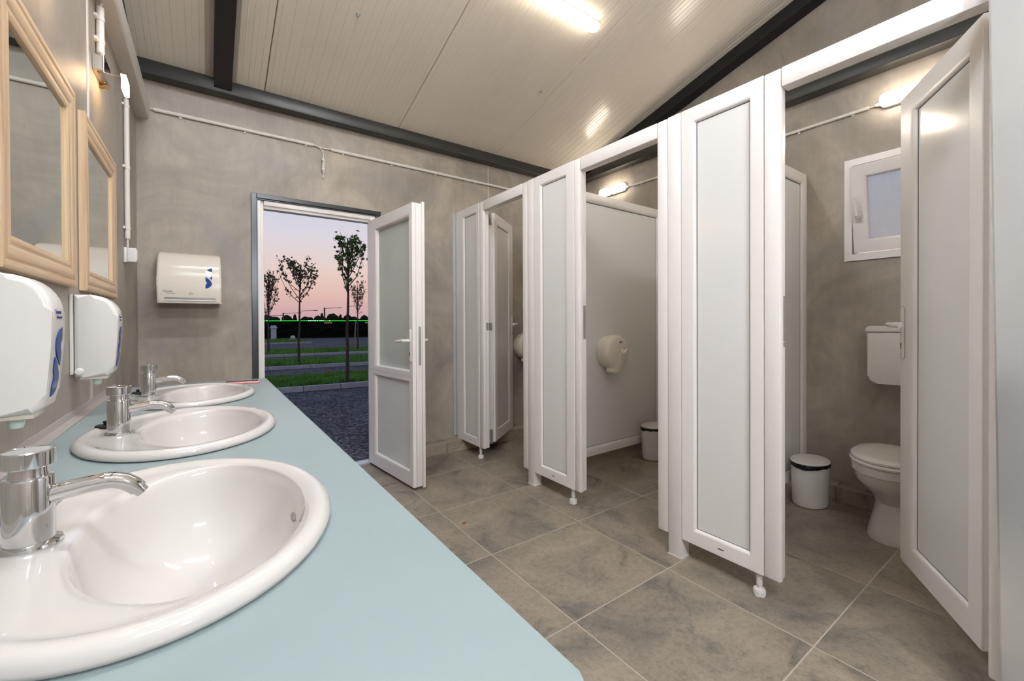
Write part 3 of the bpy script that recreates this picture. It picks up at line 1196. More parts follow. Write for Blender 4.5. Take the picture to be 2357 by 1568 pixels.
def roll_holder(c, label, back):
    """round jumbo roll holder; c = centre on the wall face, axis towards -y"""
    t = thing('paper_roll_dispenser', label, 'dispenser', (c[0], back, c[1]), 'round paper dispensers')
    x, z = c
    B = NB()
    lathe(B, [(.132, .0005), (.136, .012), (.137, .066)], (x, back, z), 48, 'y')
    part('back_shell', B, 'plastic_warm', t)
    B = NB()
    lathe(B, [(.1365, .0665), (.1372, .07), (.134, .105), (.126, .119), (.105, .127), (.05, .131), (0, .1315)], (x, back, z), 48, 'y')
    part('front_cover', B, 'plastic_warm', t, sharp=0.9)
    B = NB()
    pr = [(-.005, -.02), (.036, .012), (.05, -.01), (.02, -.15), (.0, -.165), (-.06, -.165), (-.075, -.15), (-.072, -.125), (-.03, -.11)]
    prism(B, [(x + a, z + b) for a, b in pr], 'y', back - 0.1355, back - 0.05, 0.011)
    part('outlet', B, 'plastic_warm', t)
    B = NB()
    tube(B, [(x + .035, back - .133, z + .008), (x + .035, back - .15, z + .008)], 0.017, 14)
    mm = Matrix.Translation((x + .035, back - .158, z + .008)) @ Matrix.Rotation(-0.5, 4, 'Y')
    bx(B, -.03, .03, -.009, .009, -.006, .006, 0.003, 2, mm)
    part('key', B, 'plastic', t)
    B = NB()
    bx(B, x + .0, x + .028, back - .1322, back - .1285, z + .068, z + .094, 0.001, 1)
    lb = part('badge', B, 'plastic', t)
    B = NB()
    bx(B, x + .004, x + .024, back - .1332, back - .1322, z + .077, z + .087)
    part('print', B, 'blue_ink', lb)
    return t


roll_holder((.90, .925), 'cream round toilet roll dispenser on the divider in the middle cubicle', -1.2137)
roll_holder((.905, .925), 'cream round toilet roll dispenser on the back wall, half hidden behind the far cubicle jamb', -0.0605)

# ================================================================== wash counter
ZC = 0.867
CX0, CX1, CY0, CY1 = XL + 0.002, -1.489, -3.352, -0.906
BAS = [(-1.795, -2.800), (-1.795, -2.107), (-1.795, -1.415)]
RA, RB = 0.216, 0.297
t = thing('wash_counter', 'long pale blue laminate counter under the mirrors', 'counter', ((CX0 + CX1) / 2, (CY0 + CY1) / 2, 0.0))
B = NB()
rc = 0.012
oc = [(CX0 + .001, CY0), (CX1 - rc, CY0), (CX1 - rc * .3, CY0 + rc * .3), (CX1, CY0 + rc), (CX1, CY1 - rc), (CX1 - rc * .3, CY1 - rc * .3), (CX1 - rc, CY1), (CX0 + .001, CY1)]
loops = [oc] + [[(c[0] + (RA - .012) * math.cos(2 * PI * k / 48), c[1] + (RB - .012) * math.sin(2 * PI * k / 48)) for k in range(48)] for c in BAS]
es = []
for lp in loops:
    vs = [B.verts.new((x, y, ZC)) for x, y in lp]
    for i in range(len(vs)):
        es.append(B.edges.new((vs[i], vs[(i + 1) % len(vs)])))
r = bmesh.ops.triangle_fill(B, use_beauty=True, use_dissolve=False, edges=es)
fs = [f for f in B.faces]
r = bmesh.ops.extrude_face_region(B, geom=fs)
for v in [g for g in r['geom'] if isinstance(g, bmesh.types.BMVert)]:
    v.co.z -= 0.002
part('top', B, 'counter', t, sharp=0.3)
B = NB()
rim = lambda z, g: [Vector((x + (g if x > -1.6 else 0), y + (g * (1 if y > -2 else -1)), z)) for x, y in oc]
vr = loft(B, [rim(ZC - .0022, -0.0008), rim(ZC - .036, -0.0008)], False, False)
part('edge_band', B, 'counter_edge', t, label='dark edge band')
for y0, y1 in ((CY0 + .05, CY0 + .09), (-2.47, -2.43), (-1.78, -1.74), (CY1 - .09, CY1 - .05)):
    boxpart('leg', 'steel', t, CX0 + .11, CX0 + .15, y0, y1, 0.0, ZC - .036, bev=0.003)
    boxpart('leg', 'steel', t, CX1 - .12, CX1 - .08, y0, y1, 0.0, ZC - .036, bev=0.003)
    boxpart('crossbar', 'steel', t, CX0 + .1505, CX1 - .1205, y0, y1, ZC - .08, ZC - .036, bev=0.003)
B = NB()
pts = [(XL + .0005, ZC + .0004), (XL + .031, ZC + .0004), (XL + .031, ZC + .0025), (XL + .007, ZC + .005), (XL + .004, ZC + .022), (XL + .0005, ZC + .022)]
prism(B, pts, 'y', CY0 + .001, CY1 - .001)
part('wall_strip', B, 'trimgrey', t, label='grey sealing strip')


def basin(c, label):
    t = thing('wash_basin', label, 'basin', (c[0], c[1], ZC), 'oval basins')
    n = 72
    B = NB()
    bxo = 0.042        # bowl centre shifted towards the aisle

    def el(a, b, z, dx=0.0):
        return [Vector((c[0] + dx + a * math.cos(2 * PI * k / n), c[1] + b * math.sin(2 * PI * k / n), z)) for k in range(n)]
    A, Bb = 0.136, 0.238
    rings = [el(RA - .008, RB - .008, ZC + .0004), el(RA - .001, RB - .001, ZC + .003), el(RA, RB, ZC + .009), el(RA - .004, RB - .004, ZC + .017), el(RA - .012, RB - .012, ZC + .0215),
             el(RA - .022, RB - .022, ZC + .0215), el(RA - .030, RB - .030, ZC + .018)]

    def mix(t, z):
        return [a.lerp(b, t).xy.to_3d() + Vector((0, 0, z)) for a, b in zip(el(RA - .034, RB - .034, 0), el(A, Bb, 0, bxo))]
    rings += [mix(0.15, ZC + .0155), mix(0.5, ZC + .0148), mix(0.85, ZC + .014), mix(1.0, ZC + .0115)]
    for s, z in ((.975, .003), (.945, -.012), (.90, -.04), (.82, -.075), (.68, -.108), (.48, -.128), (.25, -.138), (.09, -.141), (.085, -.15)):
        rings.append(el(A * s, Bb * s, ZC + z, bxo))
    loft(B, rings, False, True)
    # outer skin of the bowl below the counter
    part('bowl', B, 'ceramic', t, sharp=1.2)
    B = NB()
    loft(B, [el(.15, .25, ZC - .004, bxo), el(.14, .24, ZC - .06, bxo), el(.1, .17, ZC - .13, bxo), el(.03, .04, ZC - .165, bxo)], False, True)
    part('underside', B, 'ceramic', t)
    B = NB()
    lathe(B, [(.0, .0), (.02, .0), (.023, .002), (.023, .004), (.012, .003), (.011, -.004), (0, -.004)], (c[0] + bxo, c[1], ZC - .1395), 24)
    part('drain', B, 'chrome', t)
    # overflow slot in the aisle-side wall
    B = NB()
    for k in range(9):
        pass
    sc = []
    for k in range(16):
        a = 2 * PI * k / 16
        sc.append((0.016 * math.cos(a), 0.0052 * math.sin(a)))
    mm = Matrix.Translation((c[0] + bxo + A * .915, c[1] + .0, ZC - .028)) @ Matrix.Rotation(math.radians(-68), 4, 'Y')
    vs = [B.verts.new(mm @ Vector((y_, x_, 0.0))) for x_, y_ in sc]
    B.faces.new(vs)
    r = bmesh.ops.extrude_face_region(B, geom=B.faces[:])
    for v in [g for g in r['geom'] if isinstance(g, bmesh.types.BMVert)]:
        v.co += mm.to_3x3() @ Vector((0, 0, 0.002))
    part('overflow_slot', B, 'plastic_grey', t)
    return t


def faucet(c, label):
    x, y = c
    z = ZC + .0146
    t = thing('faucet', label, 'faucet', (x, y, z), 'push button taps')
    B = NB()
    lathe(B, [(.030, 0), (.031, .002), (.030, .005), (.0255, .007), (.0235, .0075)], (x, y, z), 32)
    part('base_ring', B, 'chrome', t)
    B = NB()
    lathe(B, [(.0235, .0075), (.0235, .086), (.0225, .0885), (.0185, .0895), (.0175, .094), (.0172, .1015)], (x, y, z), 32)
    part('body', B, 'chrome', t)
    B = NB()
    lathe(B, [(.0172, .1017), (.0235, .1022), (.0245, .1035), (.0245, .1215), (.0235, .123), (.0225, .1222), (.0, .1222)], (x, y, z), 32)
    part('push_button', B, 'chrome', t)
    B = NB()
    pts = []
    d = Vector((1, 0.0, 0))
    for s, h in ((.018, .062), (.035, .0645), (.055, .067), (.07, .068), (.08, .067), (.09, .063), (.099, .056), (.105, .049)):
        pts.append((x + d.x * s, y + d.y * s, z + h))
    tube(B, pts, [.0125, .0115, .011, .011, .011, .011, .011, .0105], 18)
    sp = part('spout', B, 'chrome', t)
    B = NB()
    tube(B, [(x + .1045, y, z + .0495), (x + .1095, y, z + .0435)], [.0085, .0082], 16)
    part('aerator', B, 'chrome', sp)
    B = NB()
    tube(B, [(x + .008, y + .021, z + .028), (x + .02, y + .037, z + .042)], .0035, 10)
    part('rod', B, 'chrome', t)
    return t


def plug(c, label):
    x, y = c
    z = ZC + .0162
    t = thing('basin_plug', label, 'plug', (x, y, z), 'rubber plugs')
    B = NB()
    lathe(B, [(.0, 0), (.018, 0), (.0215, .003), (.022, .0075), (.0205, .0095), (.006, .0098), (0, .0098)], (x, y, z), 28)
    part('disc', B, 'rubber', t)
    B = NB()
    lathe(B, [(.005, .0096), (.0045, .014), (.0065, .0175), (.005, .02), (0, .0202)], (x, y, z), 14)
    part('grip', B, 'rubber', t)
    return t


NM = ['nearest the camera', 'in the middle of the row', 'farthest away, beside the pink phone']
b0 = basin(BAS[0], 'white oval basin nearest the camera')
f0 = faucet((-1.929, -2.793), 'chrome push tap on the nearest basin')
p0 = plug((-1.9745, -2.690), 'black rubber plug behind the nearest chrome tap')
dup(b0, (BAS[1][0], BAS[1][1], ZC), 'white oval basin in the middle of the row of three')
dup(b0, (BAS[2][0], BAS[2][1], ZC), 'white oval basin farthest away, beside the pink phone')
dup(f0, (-1.929, -2.107, ZC + .0146), 'chrome push tap on the middle basin')
dup(f0, (-1.930, -1.4055, ZC + .0146), 'chrome push tap on the farthest basin, by the back wall')
dup(p0, (-1.968, -2.012, ZC + .0162), 'black rubber plug behind the chrome tap of the middle basin')
dup(p0, (-1.971, -1.325, ZC + .0162), 'black rubber plug behind the chrome tap of the farthest basin')

# phone
ph = thing('smartphone', 'smartphone in pink case lying face up at the far end of the counter', 'phone', (-1.606, -1.066, ZC + .0002))
mm = Matrix.Translation((-1.606, -1.066, ZC + .0002)) @ Matrix.Rotation(math.radians(-7), 4, 'Z')
B = NB()
bx(B, -.074, .074, -.037, .037, 0, .0105, 0.004, 3, mm)
cs = part('case', B, 'pink', ph)
B = NB()
bx(B, -.069, .069, -.032, .032, .0104, .0112, 0.0003, 1, mm)
part('screen', B, 'screen', ph)
B = NB()
bx(B, -.048, -.038, -.0374, -.0368, .004, .007, 0, 1, mm)
part('button_slot', B, 'rubber', ph)


# ================================================================== mirrors
def mirror(y0, y1, z0, z1, label):
    t = thing('wall_mirror', label, 'mirror', (XL, (y0 + y1) / 2, z0), 'pine framed mirrors')
    F = Frame((XL + .001, y0, 0), (0, 1, 0), (1, 0, 0))
    W = y1 - y0
    fw = 0.075
    pr = [(0, 0), (0, .0185), (.03, .0195), (.2, .0195), (.23, .0180), (.28, .0180), (.33, .0192), (.55, .0180), (.66, .0165), (.69, .0150), (.74, .0150), (.78, .0160), (.9, .015), (1, .0125), (1, 0)]
    framing(F, (0, W, z0, z1), (fw, W - fw, z0 + fw, z1 - fw), pr, ('frame_rail', 'frame_stile'), ('wood_h', 'wood_v'), t)
    B = NB()
    fbox(B, F, fw - .004, W - fw + .004, z0 + fw - .004, z1 - fw + .004, .002, .0065)
    part('mirror_glass', B, 'mirror', t)
    return t


mirror(-1.556, -0.945, 1.281, 1.893, 'square pine framed mirror nearer the back wall')
mirror(-2.300, -1.688, 1.281, 1.893, 'square pine framed mirror nearest the camera, cut by the left edge')


# ================================================================== dispensers
def text_mesh(s, size, F, s0, z0, d, m, parent, shear=0.0, name='logo_print'):
    c = bpy.data.curves.new(name, 'FONT')
    c.body = s
    c.size = size
    c.shear = shear
    c.extrude = 0.0003
    c.resolution_u = 3
    o = bpy.data.objects.new(name, c)
    COL.objects.link(o)
    dg = bpy.context.evaluated_depsgraph_get()
    me = bpy.data.meshes.new_from_object(o.evaluated_get(dg))
    bpy.data.objects.remove(o)
    B = NB()
    B.from_mesh(me)
    bpy.data.meshes.remove(me)
    for v in B.verts:
        v.co = F(s0 + v.co.x, z0 + v.co.y, d(z0 + v.co.y) + v.co.z if callable(d) else d + v.co.z)
    return part(name, B, m, parent, smooth=False)


SH = [(1, 0), (.62, .05), (.36, .13), (.16, .23), (.03, .36), (.02, .46), (.12, .58), (.32, .72), (.62, .86), (1, 1), (1, .64), (.88, .57), (.80, .5), (.81, .42), (.9, .36), (1, .31)]


def s_window(F, sL, zT, wd, ht, d, parent):
    """two facing half leaves forming an S; each its own pane"""
    hp = ht * 0.57
    for flip in (0, 1):
        B = NB()
        pts = [(a, b) for a, b in SH]
        vs = []
        for a, b in pts:
            if flip:
                s, z = sL + wd * (1 - a), zT - ht + hp * b
            else:
                s, z = sL + wd * a, zT - hp * b
            vs.append(B.verts.new(F(s, z, d(z))))
        f = B.faces.new(vs)
        r = bmesh.ops.extrude_face_region(B, geom=[f])
        for v in [g for g in r['geom'] if isinstance(g, bmesh.types.BMVert)]:
            v.co += F.n * 0.0012
        bmesh.ops.triangulate(B, faces=[q for q in B.faces if len(q.verts) > 4])
        part('window_pane', B, 'blue', parent, smooth=False)


def interp(tab, z):
    for (z0, d0), (z1, d1) in zip(tab, tab[1:]):
        if z <= z1:
            return d0 + (d1 - d0) * max(0, (z - z0)) / (z1 - z0)
    return tab[-1][1]


# large towel dispenser on the back wall
X0, X1, Z0 = -1.990, -1.671, 1.294
tw = thing('towel_dispenser', 'large white paper towel dispenser on the back wall left of the door', 'dispenser', ((X0 + X1) / 2, YB, Z0))
FB = Frame((0, YB, 0), (1, 0, 0), (0, -1, 0))
tab = [(0.0, .192), (.02, .199), (.10, .2), (.16, .198), (.21, .19), (.25, .176), (.285, .15), (.31, .115), (.325, .07), (.33, .0005)]
B = NB()
pf = [(YB - .0005, Z0 + .004), (YB - .186, Z0)] + [(YB - d, Z0 + z) for z, d in tab]
prism(B, pf, 'x', X0, X1, 0.014, 4)
body = part('body', B, 'plastic_warm', tw, sharp=0.5)
dz = lambda z: interp(tab, z - Z0) + 0.0006
B = NB()
slot = [(X0 + .036, X1 - .03, Z0 + .012, Z0 + .036)]
fbox(B, FB, X0 + .036, X1 - .03, Z0 + .014, Z0 + .036, .197, .2003, 0.001)
part('paper_slot', B, 'plastic_grey', tw)
B = NB()
fbox(B, FB, X0 + .038, X1 - .032, Z0 + .0145, Z0 + .022, .2, .2012)
part('slot_lip', B, 'plastic', tw)
s_window(FB, X1 - .082, Z0 + .226, .034, .132, dz, tw)
text_mesh('Soavex', .0155, FB, X0 + .03, Z0 + .068, dz, 'blue_ink', tw)
text_mesh('Professional', .0095, FB, X0 + .038, Z0 + .057, dz, 'blue_ink', tw, 0.35, 'script_print')
B = NB()        # small hand pictogram: palm and four fingers
hx, hz = X0 + .163, Z0 + .058


def hand(a, b):
    return FB(hx + a, hz + b, dz(hz + b) + .0003)


ol = [(-.003, -.006), (-.0065, -.001), (-.004, .001), (-.0045, .0065), (-.0022, .0085), (.0, .0075), (.0022, .009), (.0045, .007), (.0075, .005), (.0085, .0015), (.0075, -.0045), (.004, -.0075), (-.003, -.006)]
tube(B, [hand(*p) for p in ol], .0006, 6)
for a, b, c_, e in ((-.001, .0075, -.0005, .002), (.002, .008, .0022, .0025), (.0045, .0065, .0045, .0025)):
    tube(B, [hand(a, b), hand(c_, e)], .0005, 6)
tube(B, [hand(-.0085, .003), hand(-.0095, -.003), hand(-.006, -.0075)], .0005, 6)
part('hand_print', B, 'blue_ink', tw)
B = NB()
tube(B, [FB(X1 - .002, Z0 + .004, .10), FB(X1 + .004, Z0 + .004, .10)], .006, 12)
part('lock', B, 'plastic', tw)


def soap(y0, label):
    """soap dispenser on the left wall, its side facing the camera"""
    w_, h_ = .092, .266
    z0 = .994
    t = thing('soap_dispenser', label, 'dispenser', (XL, y0 + w_ / 2, z0), 'wall soap dispensers')
    B = NB()
    x = XL + .0005
    bx(B, x, x + .008, y0 - .002, y0 + w_ + .002, z0 + .012, z0 + h_, 0.002, 1)
    part('back_plate', B, 'plastic', t)
    B = NB()
    pf = [(x + .009, z0 + .003), (x + .03, z0 + .001), (x + .085, z0 + .002), (x + .099, z0 + .014), (x + .104, z0 + .04), (x + .111, z0 + .13), (x + .113, z0 + .195)]
    for k in range(1, 9):
        a = k / 8 * PI / 2
        pf.append((x + .048 + .065 * math.cos(a), z0 + .195 + .071 * math.sin(a)))
    pf.append((x + .009, z0 + .266))
    prism(B, pf, 'y', y0, y0 + w_, 0.012, 4)
    part('cover', B, 'plastic', t, sharp=0.5)
    tabf = [(0, .0985), (.04, .1045), (.13, .1115), (.195, .1135), (.23, .108)]
    F = Frame((x, y0, 0), (0, 1, 0), (1, 0, 0))
    df = lambda z: interp(tabf, z - z0) + .0004
    s_window(F, w_ * .5 - .02, z0 + .165, .04, .135, df, t)
    text_mesh('Soavex', .0125, F, .022, z0 + .192, df, 'blue_ink', t)
    text_mesh('Professional', .0075, F, .028, z0 + .183, df, 'blue_ink', t, 0.35, 'script_print')
    B = NB()
    bx(B, x + .02, x + .085, y0 + .012, y0 + w_ - .012, z0 - .008, z0 + .006, 0.004, 2)
    part('base_tray', B, 'plastic_warm', t)
    B = NB()
    lathe(B, [(.0, -.028), (.0085, -.027), (.011, -.02), (.012, -.006), (.012, 0)], (x + .055, y0 + w_ / 2, z0), 16)
    part('nozzle', B, mat('pale_green_nozzle', (206, 226, 216), 0.3), t)
    B = NB()
    lathe(B, [(.0115, .0), (.0115, .003), (.009, .006), (0, .007)], (x + .022, y0, z0 + .02), 20, 'y')
    part('latch_button', B, 'plastic', t)
    return t


s1 = soap(-1.688, 'white soap dispenser with blue S window below the farther mirror')
dup(s1, (XL, -2.424 + .046, .994), 'white soap dispenser cut by the left edge, nearest the camera')


# ================================================================== wall lamp, conduits, switch box
def sconce(y, label):
    t = thing('wall_lamp', label, 'lamp', (XL, y, 2.18), 'mirror lamps')
    B = NB()
    bx(B, XL + .0005, XL + .030, y - .068, y + .068, 2.152, 2.210, 0.001, 1)
    part('back_box', B, 'satin', t)
    B = NB()
    bx(B, XL + .0305, XL + .034, y - .075, y + .075, 2.146, 2.216, 0.0006, 1)
    part('front_plate', B, 'chrome', t)
    B = NB()
    tube(B, [(XL + .034, y - .03, 2.160), (XL + .082, y - .03, 2.160)], .0035, 12)
    part('arm', B, 'chrome', t)
    B = NB()
    bx(B, XL + .079, XL + .095, y - .045, y + .04, 2.110, 2.166, 0.003, 2)
    part('lit_glass', B, 'halogen', t, label='glowing glass')
    B = NB()
    bx(B, XL + .077, XL + .0785, y - .05, y - .02, 2.158, 2.178)
    bx(B, XL + .0955, XL + .097, y - .05, y - .02, 2.158, 2.178)
    bx(B, XL + .077, XL + .097, y - .046, y - .024, 2.1665, 2.17)
    part('clip', B, 'chrome', t)
    B = NB()
    for dy in (-.045, .045):
        lathe(B, [(.006, 0), (.005, -.002), (0, -.0021)], (XL + .016, y + dy, 2.152), 10)
    part('screw', B, 'brass', t)
    return t


l1 = sconce(-1.242, 'small chrome wall lamp with lit glass above the farther mirror')
dup(l1, (XL, -1.99, 2.18), 'small chrome wall lamp added above the mirror nearest the camera, unseen at the left')  # this lamp and the next are out of view, added for more light
dup(l1, (XL, -2.80, 2.18), 'small chrome wall lamp added unseen on the mirror wall beside the camera')


def conduit(label, pts, r, clips, cable=(), name='cable_conduit', clipdir=(0, 0, 0)):
    t = thing(name, label, 'conduit', pts[0])
    B = NB()
    tube(B, pts, r, 14)
    part('pipe', B, 'conduit', t)
    a, b = Vector(pts[0]), Vector(pts[-1])
    d = (b - a).normalized()
    for c in clips:
        B = NB()
        p = a + d * c
        if abs(d.z) > .5:
            tube(B, [p - d * .007, p + d * .007], r + .002, 14)
            bx(B, p.x - .016, p.x - .004, p.y - .034, p.y - .004, p.z - .006, p.z + .006, 0.001, 1)
        else:
            tube(B, [p - d * .007, p + d * .007], r + .0015, 14)
            if abs(d.x) > .5:
                bx(B, p.x - .007, p.x + .007, p.y + .002, p.y + r, p.z - r - .01, p.z - r * .5, 0.001, 1)
            else:
                bx(B, p.x + .002, p.x + r, p.y - .007, p.y + .007, p.z - r - .01, p.z - r * .5, 0.001, 1)
        part('clip', B, 'conduit', t)
    for cp in cable:
        B = NB()
        tube(B, cp, .0042, 8)
        part('cable', B, 'conduit', t)
    return t


xw = XL + .0135
conduit('upright white conduit on the mirror wall above the switch box', [(xw, -.565, 1.617), (xw, -.565, 2.35)], .0115, (.055, .375, .70),
        ([(xw, -.565, 1.572), (xw, -.565, 1.617)], [(xw, -.565, 2.35), (xw, -.562, 2.405), (xw, -.555, 2.454)]))
conduit('short upright white conduit above the farther mirror lamp', [(xw, -1.236, 2.25), (xw, -1.236, 2.432)], .0125, (.045, .135),
        ([(xw + .004, -1.236, 2.217), (xw + .004, -1.236, 2.25)], [(xw, -1.236, 2.432), (xw + .002, -1.232, 2.446), (xw + .004, -1.226, 2.4545)]))
B = NB()
bx(B, XL + .0005, XL + .014, -.601, -.527, 1.489, 1.569, 0.003, 2)
sb = thing('switch_box', 'small white surface switch box at the end of the mirror wall', 'switch', (XL, -.565, 1.489))
part('base', B, 'plastic', sb)
B = NB()
prism(B, [(XL + .0145, 1.492), (XL + .048, 1.492), (XL + .054, 1.51), (XL + .054, 1.55), (XL + .05, 1.566), (XL + .0145, 1.566)], 'y', -.6, -.528, 0.004)
part('cover', B, 'plastic', sb)
yw = YB - .0125
conduit('white conduit along the back wall from the corner to above the towel dispenser', [(-2.008, yw, 2.5205), (-1.09, yw, 2.5205)], .0115, (.13, .485, .87),
        ([(-2.028, yw + .004, 2.524), (-2.02, yw + .002, 2.52), (-2.008, yw, 2.5205)],))
cc = conduit('white conduit along the back wall running above the door to the cubicles', [(-.962, yw, 2.5145), (1.35, yw, 2.5145)], .0115, (.09, .48, .88, 1.29, 1.7),
             ([(-1.088, yw, 2.5205), (-1.02, yw + .001, 2.513), (-.962, yw, 2.5145)],))
conduit('short white drop conduit with a bare cable end on the back wall', [(-1.018, yw, 2.322), (-1.018, yw, 2.435)], .0095, (.02, .09),
        ([(-1.087, yw - .002, 2.522), (-1.05, yw - .002, 2.515), (-1.026, yw, 2.495), (-1.018, yw, 2.465), (-1.018, yw, 2.436)], [(-1.018, yw, 2.322), (-1.0185, yw, 2.297), (-1.021, yw - .001, 2.281)]))
xr = XR - .012
conduit('white conduit on the right wall leading to the lamp in the near cubicle', [(xr, -1.93, 2.506), (xr, -2.742, 2.506)], .0105, (.1, .42, .73),
        ([(xr, -2.742, 2.506), (xr - .01, -2.782, 2.50)],))
conduit('white conduit on the right wall leading to the lamp in the middle cubicle', [(xr, -1.85, 2.503), (xr, -.91, 2.503)], .0105, (.1, .5, .85),
        ([(xr, -.91, 2.503), (xr - .01, -.86, 2.503)],))
B = NB()
tube(B, [(XL, -1.17, 2.145), (XL + .012, -1.17, 2.145)], .008, 12)
tube(B, [(XL + .012, -1.17, 2.145), (XL + .03, -1.168, 2.142)], .004, 10)
tag(part('wall_screw', B, 'brass'), 'brown screw hook sticking out of the wall under the chrome lamp', 'screw')


def bulkhead(y0, y1, label, zc=2.513, gland=1):
    t = thing('oval_wall_lamp', label, 'lamp', (XR, (y0 + y1) / 2, zc), 'cubicle lamps')

    def stadium(grow, x, h=.037):
        n, r = 12, []
        hl = (y1 - y0) / 2 + grow
        hh = h + grow
        rad = min(hh, .03 + grow * .5)
        for cy_, cz_, a0 in ((1, 1, 0), (-1, 1, PI / 2), (-1, -1, PI), (1, -1, 1.5 * PI)):
            for k in range(n):
                a = a0 + k / (n - 1) * PI / 2
                r.append(Vector((x, (y0 + y1) / 2 + cy_ * (hl - rad) + rad * math.cos(a), zc + cz_ * (hh - rad) + rad * math.sin(a))))
        return r
    B = NB()
    loft(B, [stadium(.004, XR - .0005), stadium(.004, XR - .022), stadium(.002, XR - .025)])
    part('base', B, 'plastic', t)
    B = NB()
    loft(B, [stadium(.0, XR - .0255), stadium(.0, XR - .05), stadium(-.004, XR - .06), stadium(-.014, XR - .066)])
    part('diffuser', B, 'bulk', t, sharp=0.8)
    B = NB()
    e = y1 + .004 if gland > 0 else y0 - .004
    tube(B, [(XR - .014, e, zc - .008), (XR - .014, e + .022 * gland, zc - .008)], [.013, .009], 12)
    part('cable_gland', B, 'plastic_warm', t)
    bx_ = NB()
    bx(bx_, XR - .048, XR - .026, (y0 + y1) / 2 - .02, (y0 + y1) / 2 + .02, zc - .046, zc - .0385, 0.002, 1)
    part('latch', bx_, 'plastic', t)
    return t


bulkhead(-3.125, -2.802, 'lit oval lamp in the near cubicle, partly hidden by the open door')
bulkhead(-.825, -.5, 'lit oval lamp seen through the middle cubicle opening, above the divider', gland=-1)
bulkhead(-2.03, -1.72, 'lit oval lamp on the right wall of the middle cubicle, hidden behind its front')

# ceiling batten
yl = -1.584
zl = roof(yl)
t = thing('ceiling_light', 'long lit white batten lamp fixed across the ceiling', 'lamp', (-.2, yl, zl))
tl = math.atan(SL)
mm = Matrix.Translation((0, yl, zl)) @ Matrix.Rotation(-tl, 4, 'X')
B = NB()
bx(B, -.80, .395, -.034, .034, -.022, -.0035, 0.003, 1, mm)
part('base', B, 'plastic', t)
B = NB()
ringsx = []
for x in (-.80, .36, .375, .388, .396, .399):
    s_ = 1.0 if x < .37 else math.sqrt(max(0.02, 1 - ((x - .36) / .041) ** 2))
    ringsx.append([mm @ Vector((x, .039 * s_ * math.cos(a), -.0235 - (.030 * max(.35, s_)) * math.sin(a))) for a in [k / 14 * PI for k in range(15)]])
vr = loft(B, ringsx)
part('diffuser', B, 'tube', t, sharp=0.9)
# two unseen battens added to brighten the room
for x0, yl2, nm in ((-2.05, -1.95, 'batten lamp added as fill light, out of view above the middle basin'), (-2.05, -4.3, 'batten lamp added as fill light, unseen behind the camera at the mirror wall side')):
    zl2 = roof(yl2)
    t = thing('ceiling_light', nm, 'lamp', (x0 + .6, yl2, zl2))
    mm = Matrix.Translation((0, yl2, zl2)) @ Matrix.Rotation(tl if yl2 < YRIDGE else -tl, 4, 'X')
    B = NB()
    bx(B, x0, x0 + 1.2, -.034, .034, -.022, -.0035, 0.003, 1, mm)
    part('base', B, 'plastic', t)
    B = NB()
    bx(B, x0, x0 + 1.2, -.039, .039, -.053, -.0235, 0.01, 3, mm)
    part('diffuser', B, 'tube_fill', t)

# lit globe on a stand, added behind the camera in place of a flash
t = thing('flash_standin', 'lit globe on a tall stand, added behind the camera in place of a flash', 'lamp', (-1.0, -4.95, 0))
B = NB()
tube(B, [(-1.0, -4.95, .03), (-1.0, -4.95, 1.9)], .014, 12)
part('pole', B, 'black_steel', t)
B = NB()
lathe(B, [(0, 0), (.17, 0), (.17, .012), (.03, .03), (0, .03)], (-1.0, -4.95, .0005), 32)
part('base', B, 'black_steel', t)
B = NB()
lathe(B, [(.09 * math.sin(k / 10 * PI), -.09 * math.cos(k / 10 * PI)) for k in range(11)], (-1.0, -4.95, 1.99), 20)
part('globe', B, 'flash_globe', t)

B = NB()
lc = Vector((-.549, -1.426, .0004))
vs = [B.verts.new(lc + Vector((a * .016, b * .005, h))) for a, b, h in ((-1, 0, .001), (-.4, .9, .004), (.3, 1, .003), (1, .2, .0015), (.4, -.9, .0), (-.4, -1, .0005))]
B.faces.new(vs)
r_ = bmesh.ops.extrude_face_region(B, geom=B.faces[:])
for v in [g_ for g_ in r_['geom'] if isinstance(g_, bmesh.types.BMVert)]:
    v.co.z += .0008
lf_ = part('leaf_scrap', B, mat('dry_leaf', (130, 62, 36), 0.7))
lf_.rotation_euler = (0, 0, 0)
tag(lf_, 'tiny rust brown scrap of leaf on the floor tile before the cubicles', 'leaf')

# ================================================================== outside
GZ = -0.05
SK = -0.06           # the kerbs run slightly askew to the building


def slab(B, x0, x1, y0, y1, z0, z1):
    v = []
    for z in (z0, z1):
        for x, y in ((x0, y0), (x1, y0), (x1, y1), (x0, y1)):
            v.append(B.verts.new((x, y + SK * x, z)))
    for f in ((0, 1, 2, 3), (4, 7, 6, 5), (0, 4, 5, 1), (1, 5, 6, 2), (2, 6, 7, 3), (3, 7, 4, 0)):
        B.faces.new([v[i] for i in f])


B = NB()
bx(B, -60, 90, YB + 0.12, 160, GZ - .1, GZ)
g = part('gravel_yard', B, 'gravel')
g['kind'] = 'structure'
rnd = random.Random(3)
KX0, KX1 = -3.0, 5.0


def kerb_row(y, x0, x1, step, label, h=.1, wd=.08):
    t = thing('kerb', label, 'kerb', (0, y, GZ), 'concrete kerbs')
    x = x0
    while x < x1:
        B = NB()
        slab(B, x + .004, min(x + step, x1) - .004, y, y + wd, GZ, GZ + h + rnd.uniform(-.004, .004))
        bmesh.ops.bevel(B, geom=B.edges[:], offset=.008, segments=1, affect='EDGES')
        part('kerb_stone', B, 'kerbstone', t)
        x += step
    return t


